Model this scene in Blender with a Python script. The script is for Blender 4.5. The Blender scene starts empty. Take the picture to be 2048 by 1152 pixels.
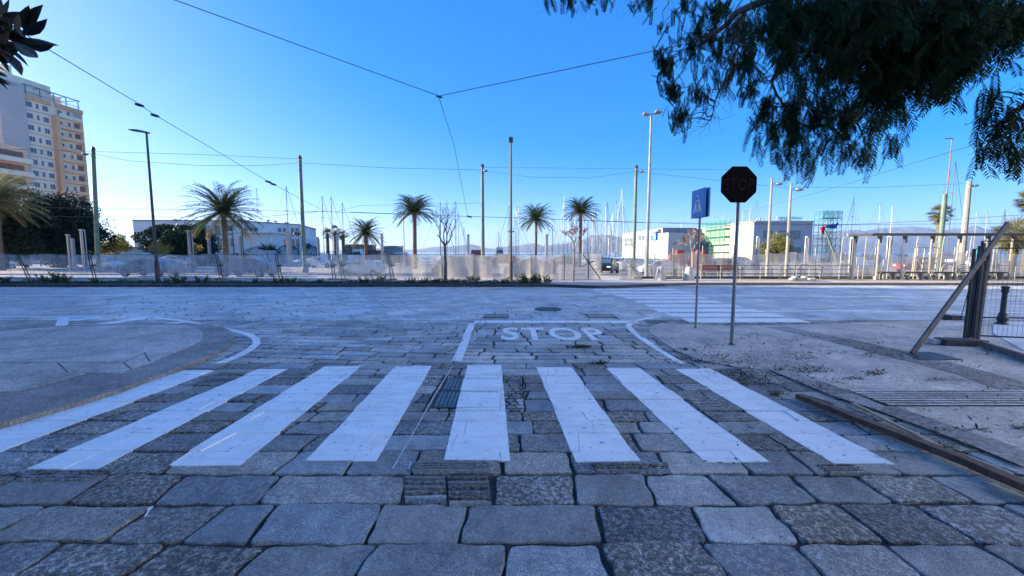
import bpy, math, random
from mathutils import Vector, Matrix
R = random.Random(11)
SC = bpy.context.scene
COL = SC.collection
V = Vector
# ---------------------------------------------------------------- camera model
F, PITCH, EYE = 810.0, math.radians(5.08), 1.6
cp, sp = math.cos(PITCH), math.sin(PITCH)
def ray(px, py):
    a, b = (px - 1024) / F, (576 - py) / F
    return V((a, cp + b * sp, -sp + b * cp))
def g(y):                       # the street falls gently towards the harbour
    if y <= 3: return 0.0
    if y >= 23: return -0.4
    return -0.02 * (y - 3)
def at(px, py, Y):              # a point seen at that pixel, Y metres ahead
    d = ray(px, py); t = Y / d.y
    return V((d.x * t, Y, EYE + d.z * t))
def gp(px, py, dz=0.0):         # where that pixel meets the ground
    d = ray(px, py); lo, hi = 0.2, 4000.0
    for _ in range(60):
        m = (lo + hi) / 2
        if EYE + d.z * m / d.y > g(m) + dz: lo = m
        else: hi = m
    return V((d.x * lo / d.y, lo, g(lo) + dz))
def colx(px, Y, z=0.0):         # x of a pixel column at that distance, for something standing at height z
    return (px - 1024) / F * (Y * cp - (z - EYE) * sp)
def ztop(py, Y): return at(1024, py, Y).z

# ---------------------------------------------------------------- mesh builder
class MB:
    def __init__(s): s.v = []; s.f = []; s.m = []; s.mi = 0
    def add(s, vs, fs):
        b = len(s.v); s.v += [tuple(p) for p in vs]
        for f in fs: s.f.append(tuple(b + i for i in f)); s.m.append(s.mi)
        return s
    def poly(s, pts): return s.add(pts, [tuple(range(len(pts)))])
    def box(s, c, d, rz=0.0, M=None):
        x, y, z = d[0] / 2, d[1] / 2, d[2] / 2
        pts = [V((i * x, j * y, k * z)) for k in (-1, 1) for j in (-1, 1) for i in (-1, 1)]
        if M is None: M = Matrix.Rotation(rz, 3, 'Z')
        c = V(c)
        return s.add([M @ p + c for p in pts], [(0,2,3,1),(4,5,7,6),(0,1,5,4),(2,6,7,3),(0,4,6,2),(1,3,7,5)])
    def bar(s, a, b, w, h=None, up=V((0,0,1))):
        a, b = V(a), V(b); h = h or w
        d = (b - a); L = d.length; d.normalize()
        if abs(d.dot(up)) > .98: up = V((0,1,0))
        x = d.cross(up).normalized(); y = x.cross(d)
        M = Matrix((x, d, y)).transposed()
        return s.box((a + b) / 2, (w, L, h), M=M)
    def tube(s, pts, r, n=6, cap=True):
        pts = [V(p) for p in pts]; k = len(pts)
        rr = r if isinstance(r, (list, tuple)) else [r] * k
        vs, fs = [], []
        ref = None
        for i, p in enumerate(pts):
            d = (pts[min(i + 1, k - 1)] - pts[max(i - 1, 0)])
            if d.length < 1e-9: d = V((0, 0, 1))
            d.normalize()
            if ref is None: ref = V((1, 0, 0)) if abs(d.x) < .9 else V((0, 1, 0))
            x = (ref - d * ref.dot(d)).normalized(); ref = x; y = d.cross(x)
            for j in range(n):
                a = 2 * math.pi * j / n
                vs.append(p + (x * math.cos(a) + y * math.sin(a)) * rr[i])
        for i in range(k - 1):
            for j in range(n):
                j2 = (j + 1) % n
                fs.append((i*n+j, i*n+j2, (i+1)*n+j2, (i+1)*n+j))
        if cap: fs += [tuple(range(n))[::-1], tuple((k-1)*n + j for j in range(n))]
        return s.add(vs, fs)
    def lathe(s, prof, c=(0,0,0), n=16):
        c = V(c); vs, fs = [], []
        for r, z in prof:
            for j in range(n):
                a = 2*math.pi*j/n; vs.append(c + V((r*math.cos(a), r*math.sin(a), z)))
        for i in range(len(prof)-1):
            for j in range(n):
                j2 = (j+1) % n; fs.append((i*n+j, i*n+j2, (i+1)*n+j2, (i+1)*n+j))
        fs += [tuple(range(n))[::-1], tuple((len(prof)-1)*n + j for j in range(n))]
        return s.add(vs, fs)
    def prism(s, poly, z0, z1):     # poly: xy, counter-clockwise; z0/z1 number
        n = len(poly)
        vs = [(p[0], p[1], z0) for p in poly] + [(p[0], p[1], z1) for p in poly]
        fs = [tuple(range(n))[::-1], tuple(range(n, 2*n))] + [(i, (i+1)%n, n+(i+1)%n, n+i) for i in range(n)]
        return s.add(vs, fs)
    def slab(s, pts, vec):          # a flat 3-D outline given a thickness
        vec = V(vec); n = len(pts); pts = [V(p) for p in pts]
        fs = [tuple(range(n)), tuple(range(2*n-1, n-1, -1))] + [((i+1)%n, i, n+i, n+(i+1)%n) for i in range(n)]
        return s.add(pts + [p + vec for p in pts], fs)
    def drape(s):
        s.v = [(x, y, z + g(y)) for x, y, z in s.v]; return s
    def build(s, name, mats, parent=None, smooth=False, local=False):
        if not isinstance(mats, (list, tuple)): mats = [mats]
        vs = s.v
        if parent is not None and not local:
            q = parent
            while '_o' not in q and q.parent is not None: q = q.parent
            o = V(q['_o']) if '_o' in q else V((0,0,0))
            vs = [(x-o.x, y-o.y, z-o.z) for x, y, z in vs]
        me = bpy.data.meshes.new(name); me.from_pydata(vs, [], s.f)
        for m in mats: me.materials.append(m)
        if len(mats) > 1: me.polygons.foreach_set('material_index', s.m)
        if smooth: me.polygons.foreach_set('use_smooth', [True] * len(me.polygons))
        me.update()
        ob = bpy.data.objects.new(name, me); COL.objects.link(ob)
        if parent is not None:
            ob.parent = parent
        return ob

def tag(o, label=None, cat=None, group=None, kind=None):
    if label: o['label'] = label
    if cat: o['category'] = cat
    if group: o['group'] = group
    if kind: o['kind'] = kind
    return o
def thing(name, label, cat, loc=(0,0,0), group=None, rz=0.0):
    o = bpy.data.objects.new(name, None); COL.objects.link(o); o.empty_display_size = .2
    o.location = loc; o.rotation_euler.z = rz
    o['_o'] = list(loc)
    return tag(o, label, cat, group)
def struct(ob): ob['kind'] = 'structure'; return ob
KIDS = {}
def copy_tree(src, loc=None, rz=None, label=None, scale=None, parent=None):
    c = src.copy(); COL.objects.link(c); c.parent = parent
    if loc is not None: c.location = loc
    if rz is not None: c.rotation_euler.z = rz
    if scale is not None: c.scale = scale if isinstance(scale, (tuple, list)) else (scale,)*3
    if label: c['label'] = label
    for ch in [o for o in list(KIDSOF(src))]: copy_tree(ch, parent=c)
    return c
def KIDSOF(o): return [x for x in o.children]

# ---------------------------------------------------------------- materials
def newmat(name):
    m = bpy.data.materials.new(name); m.use_nodes = True
    nt = m.node_tree; return m, nt, nt.nodes['Principled BSDF']
def nd(nt, t, **kw):
    n = nt.nodes.new('ShaderNode' + t)
    for k, v in kw.items():
        if k in n.inputs: n.inputs[k].default_value = v
        else: setattr(n, k, v)
    return n
def mathn(nt, op, a, b=None, c=None, clamp=False):
    n = nt.nodes.new('ShaderNodeMath'); n.operation = op; n.use_clamp = clamp
    for i, x in enumerate((a, b, c)):
        if x is None: continue
        if isinstance(x, (int, float)): n.inputs[i].default_value = x
        else: nt.links.new(x, n.inputs[i])
    return n.outputs[0]
def mixc(nt, fac, a, b, mode='MIX'):
    n = nt.nodes.new('ShaderNodeMix'); n.data_type = 'RGBA'; n.blend_type = mode
    for i, x in ((0, fac), (6, a), (7, b)):
        if isinstance(x, (int, float)): n.inputs[i].default_value = x
        elif isinstance(x, tuple): n.inputs[i].default_value = x if len(x) == 4 else (*x, 1)
        else: nt.links.new(x, n.inputs[i])
    return n.outputs[2]
def noise(nt, scale, detail=4, rough=.6, vec=None, out='Fac'):
    n = nt.nodes.new('ShaderNodeTexNoise'); n.inputs['Scale'].default_value = scale
    n.inputs['Detail'].default_value = detail; n.inputs['Roughness'].default_value = rough
    if vec is None:
        tc = nt.nodes.get('TC') or nt.nodes.new('ShaderNodeTexCoord'); tc.name = 'TC'; vec = tc.outputs['Object']
    nt.links.new(vec, n.inputs['Vector']); return n.outputs[out]
def ramp(nt, x, lo, hi, a=0.0, b=1.0):
    n = nt.nodes.new('ShaderNodeMapRange'); n.inputs[1].default_value = lo; n.inputs[2].default_value = hi
    n.inputs[3].default_value = a; n.inputs[4].default_value = b
    nt.links.new(x, n.inputs[0]); return n.outputs[0]
def mapping(nt, scale=(1,1,1), rot=(0,0,0)):
    tc = nt.nodes.get('TC') or nt.nodes.new('ShaderNodeTexCoord'); tc.name = 'TC'
    m = nt.nodes.new('ShaderNodeMapping'); m.inputs['Scale'].default_value = scale; m.inputs['Rotation'].default_value = rot
    nt.links.new(tc.outputs['Object'], m.inputs['Vector']); return m.outputs[0]
def bump(nt, h, strength=.5, dist=.01, bsdf=None):
    n = nt.nodes.new('ShaderNodeBump'); n.inputs['Strength'].default_value = strength; n.inputs['Distance'].default_value = dist
    nt.links.new(h, n.inputs['Height'])
    if bsdf is not None: nt.links.new(n.outputs[0], bsdf.inputs['Normal'])
    return n.outputs[0]
def M(name, col, rough=.7, var=.25, scale=6, metal=0.0, bmp=0.0, bscale=60, spec=.5, col2=None, streak=None):
    m, nt, b = newmat(name)
    n1 = noise(nt, scale, 5, .65, vec=mapping(nt, streak) if streak else None)
    c2 = col2 or tuple(c * (1 - var) for c in col)
    c1 = tuple(min(1, c * (1 + var * .5)) for c in col) if col2 is None else col
    f = ramp(nt, n1, .35, .65)
    nt.links.new(mixc(nt, f, c1, c2), b.inputs['Base Color'])
    b.inputs['Roughness'].default_value = rough; b.inputs['Metallic'].default_value = metal
    b.inputs['Specular IOR Level'].default_value = spec
    if bmp: bump(nt, noise(nt, bscale, 3), bmp, .01, b)
    return m

def stone_mat(name, ca, cb, rough=.6, near=True, pits=1.0):
    m, nt, b = newmat(name)
    geo = nt.nodes.new('ShaderNodeNewGeometry'); ri = geo.outputs['Random Per Island']
    r2 = mathn(nt, 'FRACT', mathn(nt, 'MULTIPLY', ri, 37.31))
    r3 = mathn(nt, 'FRACT', mathn(nt, 'MULTIPLY', ri, 91.7))
    base = mixc(nt, ri, ca, cb)
    hue = mixc(nt, r2, (.92, .97, 1.08), (1.1, 1.0, .9))
    base = mixc(nt, 1.0, base, hue, 'MULTIPLY')
    big = ramp(nt, noise(nt, 1.1, 4, .6), .3, .7, .60, 1.4)
    mid = ramp(nt, noise(nt, 9, 5, .7), .3, .7, .75, 1.22)
    tone = mathn(nt, 'MULTIPLY', big, mid)
    if near:
        fine = noise(nt, 170, 3, .7)
        spk = ramp(nt, fine, .36, .66, .40, 2.0)
        tone = mathn(nt, 'MULTIPLY', tone, spk)
        vo = nt.nodes.new('ShaderNodeTexVoronoi'); vo.inputs['Scale'].default_value = 48
        wv = nt.nodes.new('ShaderNodeVectorMath'); wv.operation = 'MULTIPLY_ADD'
        nt.links.new(noise(nt, 14, 3, .6, out='Color'), wv.inputs[0]); wv.inputs[1].default_value = (.09, .09, .09)
        nt.links.new(nt.nodes['TC'].outputs['Object'], wv.inputs[2]); nt.links.new(wv.outputs[0], vo.inputs['Vector'])
        pitn = ramp(nt, vo.outputs['Distance'], .12, .52, 0, 1)
        pit2 = ramp(nt, noise(nt, 30, 5, .7), .42, .56, 0, 1)
        pit = mathn(nt, 'MULTIPLY', pitn, pit2)
        amt = ramp(nt, r3, .2, .8, .28, pits)
        # the hollows of the pitted granite are toned darker
        pit_tone = mathn(nt, 'SUBTRACT', 1.0, mathn(nt, 'MULTIPLY', mathn(nt, 'SUBTRACT', 1.0, pit), mathn(nt, 'MULTIPLY', amt, .85)))
        tone = mathn(nt, 'MULTIPLY', tone, pit_tone)
        h = mathn(nt, 'ADD', mathn(nt, 'MULTIPLY', pit, amt), mathn(nt, 'MULTIPLY', fine, .35))
        h = mathn(nt, 'ADD', h, mathn(nt, 'MULTIPLY', noise(nt, 7, 3), .5))
        bump(nt, h, 1.0, .011, b)
    else:
        fine = noise(nt, 26, 4, .7)
        tone = mathn(nt, 'MULTIPLY', tone, ramp(nt, fine, .35, .65, .8, 1.2))
        bump(nt, fine, .5, .01, b)
    nt.links.new(mixc(nt, 1.0, base, tone, 'MULTIPLY'), b.inputs['Base Color'])
    nt.links.new(ramp(nt, noise(nt, 5, 3), .3, .7, rough - .12, rough + .15), b.inputs['Roughness'])
    return m
def paint_mat(name, col=(.83, .82, .79), wear=.47, under=(.20, .195, .185)):
    m, nt, b = newmat(name)
    n1 = noise(nt, 3, 4, .6); n2 = noise(nt, 60, 4, .75); n3 = noise(nt, 11, 6, .8)
    n4 = noise(nt, 1.0, 5, .7, vec=mapping(nt, (1.1, 9, 1)))
    c = mixc(nt, ramp(nt, n1, .35, .7), col, tuple(x * .86 for x in col))
    c = mixc(nt, ramp(nt, n4, .48, .70, 0, .35), c, (.45, .42, .38))
    w = ramp(nt, n3, wear + .12, wear + .17)          # chips
    w2 = ramp(nt, n2, .66, .74)
    c = mixc(nt, mathn(nt, 'MULTIPLY', mathn(nt, 'MAXIMUM', w, w2), .75), c, under)
    # hairline cracks
    vo = nt.nodes.new('ShaderNodeTexVoronoi'); vo.feature = 'DISTANCE_TO_EDGE'; vo.inputs['Scale'].default_value = 2.3
    wv = nt.nodes.new('ShaderNodeVectorMath'); wv.operation = 'MULTIPLY_ADD'
    nt.links.new(noise(nt, 6, 4, .7, out='Color'), wv.inputs[0]); wv.inputs[1].default_value = (.22, .22, .22)
    nt.links.new(nt.nodes['TC'].outputs['Object'], wv.inputs[2]); nt.links.new(wv.outputs[0], vo.inputs['Vector'])
    cr = mathn(nt, 'MULTIPLY', ramp(nt, vo.outputs['Distance'], .0, .007, 1, 0), ramp(nt, noise(nt, 2.5, 2), .5, .62, 0, .7))
    c = mixc(nt, cr, c, under)
    nt.links.new(c, b.inputs['Base Color']); b.inputs['Roughness'].default_value = .55
    bump(nt, n2, .25, .004, b); return m
def net_mat(name, col, cover=.5, fold=1.0):
    m, nt, b = newmat(name); nt.nodes.remove(b)
    out = nt.nodes['Material Output']
    tr = nt.nodes.new('ShaderNodeBsdfTransparent'); d = nt.nodes.new('ShaderNodeBsdfDiffuse'); tl = nt.nodes.new('ShaderNodeBsdfTranslucent')
    d.inputs[0].default_value = (*col, 1); tl.inputs[0].default_value = (*col, 1)
    mx = nt.nodes.new('ShaderNodeMixShader'); mx.inputs[0].default_value = .4
    nt.links.new(d.outputs[0], mx.inputs[1]); nt.links.new(tl.outputs[0], mx.inputs[2])
    n1 = noise(nt, 1.0, 4, .6, vec=mapping(nt, (2.2, 2.2, .5))); n2 = noise(nt, 1.0, 2, .6, vec=mapping(nt, (30, 30, 4)))
    f = mathn(nt, 'ADD', ramp(nt, n1, .3, .7, -.16, .16), mathn(nt, 'ADD', ramp(nt, n2, .3, .7, -.09, .09), cover), clamp=True)
    m2 = nt.nodes.new('ShaderNodeMixShader'); nt.links.new(f, m2.inputs[0])
    nt.links.new(tr.outputs[0], m2.inputs[1]); nt.links.new(mx.outputs[0], m2.inputs[2])
    nt.links.new(m2.outputs[0], out.inputs['Surface']); return m
def leaf_mat(name, ca, cb, tl=.25, rough=.6, spec=.15):
    m, nt, b = newmat(name)
    geo = nt.nodes.new('ShaderNodeNewGeometry')
    c = mixc(nt, geo.outputs['Random Per Island'], ca, cb)
    nt.links.new(c, b.inputs['Base Color']); b.inputs['Roughness'].default_value = rough; b.inputs['Specular IOR Level'].default_value = spec
    t = nt.nodes.new('ShaderNodeBsdfTranslucent'); nt.links.new(c, t.inputs[0])
    mx = nt.nodes.new('ShaderNodeMixShader'); mx.inputs[0].default_value = tl
    nt.links.new(b.outputs[0], mx.inputs[1]); nt.links.new(t.outputs[0], mx.inputs[2])
    nt.links.new(mx.outputs[0], nt.nodes['Material Output'].inputs['Surface']); return m
def glass_mat(name, col=(.05, .07, .09)):
    m, nt, b = newmat(name)
    nt.links.new(mixc(nt, noise(nt, .6, 2), col, tuple(c * 1.8 for c in col)), b.inputs['Base Color'])
    b.inputs['Roughness'].default_value = .08; b.inputs['Specular IOR Level'].default_value = .8; return m

m_near = stone_mat('granite_setts', (.21, .225, .22), (.37, .38, .36), .6, pits=.95)
m_rough = stone_mat('rough_granite', (.19, .205, .20), (.28, .295, .285), .62, pits=1.0)
m_mid = stone_mat('mid_slabs', (.27, .285, .275), (.47, .47, .44), .48, pits=.6)
m_far = stone_mat('far_slabs', (.36, .37, .355), (.52, .50, .465), .45, near=False)
m_lane = stone_mat('lane_slabs', (.34, .35, .345), (.45, .45, .435), .45, near=False)
m_smooth = stone_mat('smooth_paving', (.46, .44, .41), (.52, .49, .455), .55)
m_border = stone_mat('border_paving', (.24, .235, .22), (.30, .29, .275), .6)
m_dirt = M('joint_dirt', (.05, .044, .038), .95, .5, 12, bmp=.8, bscale=90)
m_mortar = M('joint_mortar', (.20, .20, .20), .9, .35, 5, bmp=.4)
m_pav = stone_mat('pavement_concrete', (.42, .395, .36), (.45, .425, .39), .6, pits=.6)
m_pav2 = M('lit_paving', (.40, .37, .33), .8, .2, 1.5)
m_asph = M('asphalt', (.36, .33, .31), .85, .25, .8, bmp=.3)
m_kerb = M('basalt_kerb', (.035, .036, .04), .7, .35, 3)
m_kerbr = M('brown_kerb', (.13, .10, .085), .75, .3, 3)
m_paint = paint_mat('road_paint')
m_paint2 = paint_mat('thin_road_paint', (.84, .83, .80), .44)
m_chalk = M('chalk', (.6, .61, .62), .9, .5, 30)
m_iron = M('cast_iron', (.045, .047, .05), .5, .4, 12, .6, bmp=.3)
m_rib = M('worn_iron', (.17, .17, .17), .45, .4, 12, .5)
m_steel = M('galvanised_steel', (.22, .23, .24), .45, .25, 4, .7)
m_dsteel = M('dark_steel', (.035, .037, .04), .5, .3, 5, .4)
m_brown = M('brown_lamp_paint', (.05, .036, .036), .5, .2, 3)
m_green = M('weathered_green_paint', (.07, .15, .10), .7, .45, 2.5, col2=(.17, .20, .15))
m_conc = M('pole_concrete', (.27, .25, .21), .85, .25, 2)
m_wire = M('wire', (.02, .022, .025), .6, .1)
m_wood = M('rusty_timber', (.10, .055, .04), .8, .55, 5, bmp=.6, bscale=30, streak=(3, 3, 3))
m_pale = M('pale_timber', (.38, .30, .20), .8, .3, 6)
m_prop = M('weathered_prop_board', (.13, .11, .105), .8, .3, 6, bmp=.3)
m_black = M('near_black', (.0015, .0015, .002), .6, .2, spec=.05)  # near-black tone of the stop sign face and the drain sheet
m_dim = M('dim_lettering', (.013, .013, .015), .6, .1, spec=.04)  # dark lettering, slightly lighter than the sign face
m_blue = M('sign_blue', (.015, .20, .52), .4, .1, 3)
m_white = M('sign_white', (.70, .74, .76), .5, .08, 3)
m_bluep = M('blue_plastic', (.02, .22, .55), .35, .2, 8)
m_net = net_mat('shaded_net', (.64, .63, .62), .42)
m_net2 = net_mat('sunlit_net', (.74, .63, .50), .60)  # warm copy of the net; its sunlight is put into the colour
m_net3 = net_mat('grey_netting', (.50, .45, .39), .56)
m_gnet = net_mat('green_netting', (.08, .32, .24), .42)
m_glass = glass_mat('window_glass')
m_wframe = M('window_frame', (.55, .55, .54), .6, .1)
m_cream = M('cream_render', (.86, .70, .50), .85, .08, .3)
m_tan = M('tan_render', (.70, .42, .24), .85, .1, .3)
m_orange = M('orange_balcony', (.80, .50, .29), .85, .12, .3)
m_reflw = M('bounce_facade_white', (.76, .78, .78), .9, .05, .3)  # pale facade of the added bounce building
m_offw = M('white_render', (.80, .77, .72), .85, .07, .3, streak=(.6, .6, .15))
m_lilac = M('lilac_shade', (.50, .47, .50), .85, .08, .3)  # shade of walls turned from the sun, put into the colour
m_yel = M('pale_yellow_render', (.50, .46, .34), .85, .06, .3)
m_greyroof = M('grey_roof', (.22, .22, .23), .7, .2, .6)
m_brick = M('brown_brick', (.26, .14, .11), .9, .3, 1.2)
m_red = M('red_paint', (.50, .04, .03), .5, .2, 2)
m_flagr = M('red_cloth', (.6, .01, .04), .7, .1)
m_flagb = M('blue_cloth', (.03, .12, .35), .7, .2)
m_bench = M('red_bench_slats', (.30, .08, .07), .6, .25, 5)
m_beam = M('pergola_beam', (.05, .05, .045), .7, .4, 2)
m_post = M('pergola_post_paint', (.31, .28, .22), .7, .2, 3)
m_hull = M('white_hull', (.72, .73, .74), .3, .06, 1)
m_mast = M('aluminium_mast', (.42, .42, .42), .4, .15, .5, .3)
m_mastd = M('dark_mast', (.12, .12, .13), .4, .15, .5, .3)
m_bark = M('grey_bark', (.11, .09, .075), .9, .4, 8, bmp=.8, bscale=25)
m_barkl = M('pale_bark', (.34, .26, .22), .9, .3, 8, bmp=.5, bscale=25)
m_palmt = M('palm_trunk', (.15, .11, .075), .9, .45, 7, bmp=1.0, bscale=12)
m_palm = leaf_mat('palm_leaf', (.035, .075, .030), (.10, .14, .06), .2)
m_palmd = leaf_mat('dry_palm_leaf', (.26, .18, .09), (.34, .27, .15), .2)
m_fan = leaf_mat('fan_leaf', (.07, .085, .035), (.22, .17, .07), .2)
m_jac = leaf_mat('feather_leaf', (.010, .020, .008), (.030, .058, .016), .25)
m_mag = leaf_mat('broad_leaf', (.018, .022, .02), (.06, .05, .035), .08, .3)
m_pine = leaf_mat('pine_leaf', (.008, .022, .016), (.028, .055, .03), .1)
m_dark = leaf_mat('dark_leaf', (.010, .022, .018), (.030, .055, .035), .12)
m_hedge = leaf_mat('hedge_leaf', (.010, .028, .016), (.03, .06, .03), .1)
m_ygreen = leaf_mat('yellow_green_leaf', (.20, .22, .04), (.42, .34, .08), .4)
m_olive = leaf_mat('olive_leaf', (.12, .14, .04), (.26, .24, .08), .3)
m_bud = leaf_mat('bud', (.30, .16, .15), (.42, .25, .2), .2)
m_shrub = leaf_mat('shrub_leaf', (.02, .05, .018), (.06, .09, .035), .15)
m_silver = leaf_mat('silver_leaf', (.20, .23, .25), (.30, .32, .33), .1)
m_litter = leaf_mat('litter', (.025, .02, .016), (.10, .07, .04), 0)
m_weed = leaf_mat('weed', (.03, .05, .015), (.07, .08, .03), .1)
m_carg = M('grey_car_paint', (.20, .22, .25), .25, .05, .5, .5)
m_carb = M('black_car_paint', (.012, .013, .015), .2, .1, .5, .3)
m_carw = M('white_car_paint', (.68, .69, .70), .25, .04, .5)
m_carr = M('maroon_car_paint', (.26, .05, .05), .25, .04, .5)
m_tyre = M('tyre', (.02, .02, .02), .9, .2)
m_rim = M('rim', (.35, .36, .38), .35, .1, 4, .7)
m_lamp = M('headlamp', (.7, .72, .75), .15, .05)
m_tail = M('tail_lamp', (.4, .02, .02), .2, .05)
m_pylon = M('pylon_white', (.42, .42, .41), .6, .12, 1.5, streak=(4, 4, .6))
m_bolc = M('concrete_bollard', (.40, .38, .35), .85, .2, 4)
# ================================================================ the street surface
def clip_half(poly, a, b):      # keep the left side of a->b
    out = []; n = len(poly)
    def s(p): return (b[0]-a[0])*(p[1]-a[1]) - (b[1]-a[1])*(p[0]-a[0])
    for i in range(n):
        p, q = poly[i], poly[(i+1) % n]; sp_, sq = s(p), s(q)
        if sp_ >= 0: out.append(p)
        if (sp_ > 0 > sq) or (sp_ < 0 < sq):
            t = sp_ / (sp_ - sq); out.append((p[0]+(q[0]-p[0])*t, p[1]+(q[1]-p[1])*t))
    return out
MINA = 2e-4
def area(p): return .5*sum(p[i][0]*p[(i+1)%len(p)][1]-p[(i+1)%len(p)][0]*p[i][1] for i in range(len(p)))
def ccw(p): return p if area(p) > 0 else p[::-1]
def clip(poly, zone):
    for i in range(len(zone)):
        if len(poly) < 3: return []
        poly = clip_half(poly, zone[i], zone[(i+1) % len(zone)])
    return poly if len(poly) >= 3 and abs(area(poly)) > MINA else []
def inside(p, poly):
    c = False; n = len(poly)
    for i in range(n):
        a, b = poly[i], poly[(i+1) % n]
        if (a[1] > p[1]) != (b[1] > p[1]) and p[0] < (b[0]-a[0])*(p[1]-a[1])/(b[1]-a[1]) + a[0]: c = not c
    return c
def wobble(poly, rad, jit, rr):   # a hewn outline: chamfered corners, uneven edges
    out = []; n = len(poly)
    for i in range(n):
        a, b, c = V((*poly[i-1], 0)), V((*poly[i], 0)), V((*poly[(i+1) % n], 0))
        e1, e2 = (a-b), (c-b); l1, l2 = e1.length, e2.length
        if l1 < 1e-6 or l2 < 1e-6: continue
        r = min(rad * rr.uniform(.5, 1.5), l1*.3, l2*.3)
        e1.normalize(); e2.normalize()
        p0, p2 = b + e1*r, b + e2*r; p1 = b + (e1+e2)*r*.3
        out += [p0, p1, p2]
        k = 4 if l2 > .4 else (2 if l2 > .25 else 1)
        nrm = V((-e2.y, e2.x, 0))
        for t in range(1, k+1):
            out.append(b + e2*(r + (l2-2*r)*t/(k+1)) + nrm*rr.uniform(-jit, jit))
    return [(p.x, p.y) for p in out]
def wl(u, v): return v + .35*RV*(math.sin(u*1.7 + v*9) + .5*math.sin(u*4.1 + v*23))
RV = .03
STONES = []     # (full outline, hewn outline, dz, mesh key)
def emit(mb, poly, dz, inset=.012, skirt=.05, tilt=(0, 0)):
    n = len(poly); cx = sum(p[0] for p in poly)/n; cy = sum(p[1] for p in poly)/n
    def ring(k, z):
        out = []
        for x, y in poly:
            dx, dy = cx-x, cy-y; L = math.hypot(dx, dy) or 1; t = min(k/L, .45)
            out.append((x+dx*t, y+dy*t, z + tilt[0]*(x-cx) + tilt[1]*(y-cy) + g(y)))
        return out
    r0, r1, r2, r3 = ring(0, dz-skirt), ring(0, dz-inset*.75), ring(inset*.4, dz-inset*.2), ring(inset*1.2, dz)
    fs = []
    for q in range(3):
        for i in range(n):
            j = (i+1) % n; fs.append((q*n+i, q*n+j, (q+1)*n+j, (q+1)*n+i))
    fs.append(tuple(range(3*n, 4*n)))
    mb.add(r0+r1+r2+r3, fs)
def lay(mb, zone, ang, rowh, w0, w1, joint=.018, rad=.03, jit=.008, hj=.006, skip=None, seed=1, inset=.012, rv=.15, off=0):
    rr = random.Random(seed); zone = ccw(zone)
    ca, sa = math.cos(ang), math.sin(ang)
    uv = [(x*ca + y*sa, -x*sa + y*ca) for x, y in zone]
    u0, u1 = min(p[0] for p in uv), max(p[0] for p in uv); v0, v1 = min(p[1] for p in uv), max(p[1] for p in uv)
    v = v0 + off
    while v < v1 - .02:
        h = rowh * rr.uniform(1-rv, 1+rv)
        if v1 - v < h*1.35: h = v1 - v
        u = u0 - rr.uniform(0, w1); s0 = 0
        while u < u1:
            w = rr.uniform(w0, w1); s1 = rr.uniform(-.025, .025)
            q = [(u+s0, wl(u, v)), (u+w+s1, wl(u+w, v)), (u+w-s1, wl(u+w, v+h)), (u-s0, wl(u, v+h))]; s0 = s1
            full = [(a*ca - b*sa, a*sa + b*ca) for a, b in q]
            u += w
            full = clip(full, zone)
            if not full: continue
            cx = sum(p[0] for p in full)/len(full); cy = sum(p[1] for p in full)/len(full)
            if skip and any(all(inside(p, s) for p in full) for s in skip): continue
            place(mb, full, rr, joint, rad, jit, hj, inset)
        v += h
def inset_poly(p, d):
    out = []; n = len(p)
    for i in range(n):
        a, b, c = p[i-1], p[i], p[(i+1) % n]
        e1, e2 = (b[0]-a[0], b[1]-a[1]), (c[0]-b[0], c[1]-b[1]); l1, l2 = math.hypot(*e1), math.hypot(*e2)
        if l1 < 1e-5 or l2 < 1e-5: continue
        n1, n2 = (-e1[1]/l1, e1[0]/l1), (-e2[1]/l2, e2[0]/l2); k = 1 + n1[0]*n2[0] + n1[1]*n2[1]; k = max(k, .5)
        out.append((b[0]+(n1[0]+n2[0])/k*d, b[1]+(n1[1]+n2[1])/k*d))
    return out
def place(mb, full, rr, joint=.018, rad=.03, jit=.008, hj=.006, inset=.012):
    cx = sum(p[0] for p in full)/len(full); cy = sum(p[1] for p in full)/len(full)
    jj = joint * rr.uniform(.6, 1.6)
    small = inset_poly(full, jj*.52)
    small = wobble(small, rad, jit, rr)
    if len(small) < 3: return
    dz = rr.uniform(-hj, hj*.4); tl = (rr.uniform(-.008, .008), rr.uniform(-.008, .008))
    if hj < .004: tl = (0, 0)
    emit(mb, small, dz, inset, tilt=tl)
    STONES.append((full, dz, tl, (cx, cy), jj))

def W(pts): return [tuple(gp(*p)[:2]) for p in pts]
# outline of the raised corner pavement on the left, and of the pavement on the right
isl_px = [(0,858),(104,829),(222,793),(312,760),(368,739),(417,719),(444,704),(463,690),(467,677),(460,664),(444,657),(420,653),(390,651.5),(302,651),(230,652),(150,654.5),(90,658),(0,664)]
isl = W(isl_px); isl = [(-14, isl[0][1]-1.9), (-14, isl[-1][1]-.2)][:1] + isl + [(-14, isl[-1][1]-.6)]
pav_px = [(1325,647),(1300,653),(1296,662),(1318,680),(1352,702),(1405,722),(1470,735),(1545,741),(1590,760),(1660,790),(1740,815),(1840,852),(1950,893),(2048,933)]
pav = W(pav_px)[::-1]
pav = [(13, pav[0][1]-3.2), (13, 9.6)] + W([(2048,643),(1900,641),(1750,645),(1600,650),(1450,652)]) + pav[::-1]
pav = ccw(pav)

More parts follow.
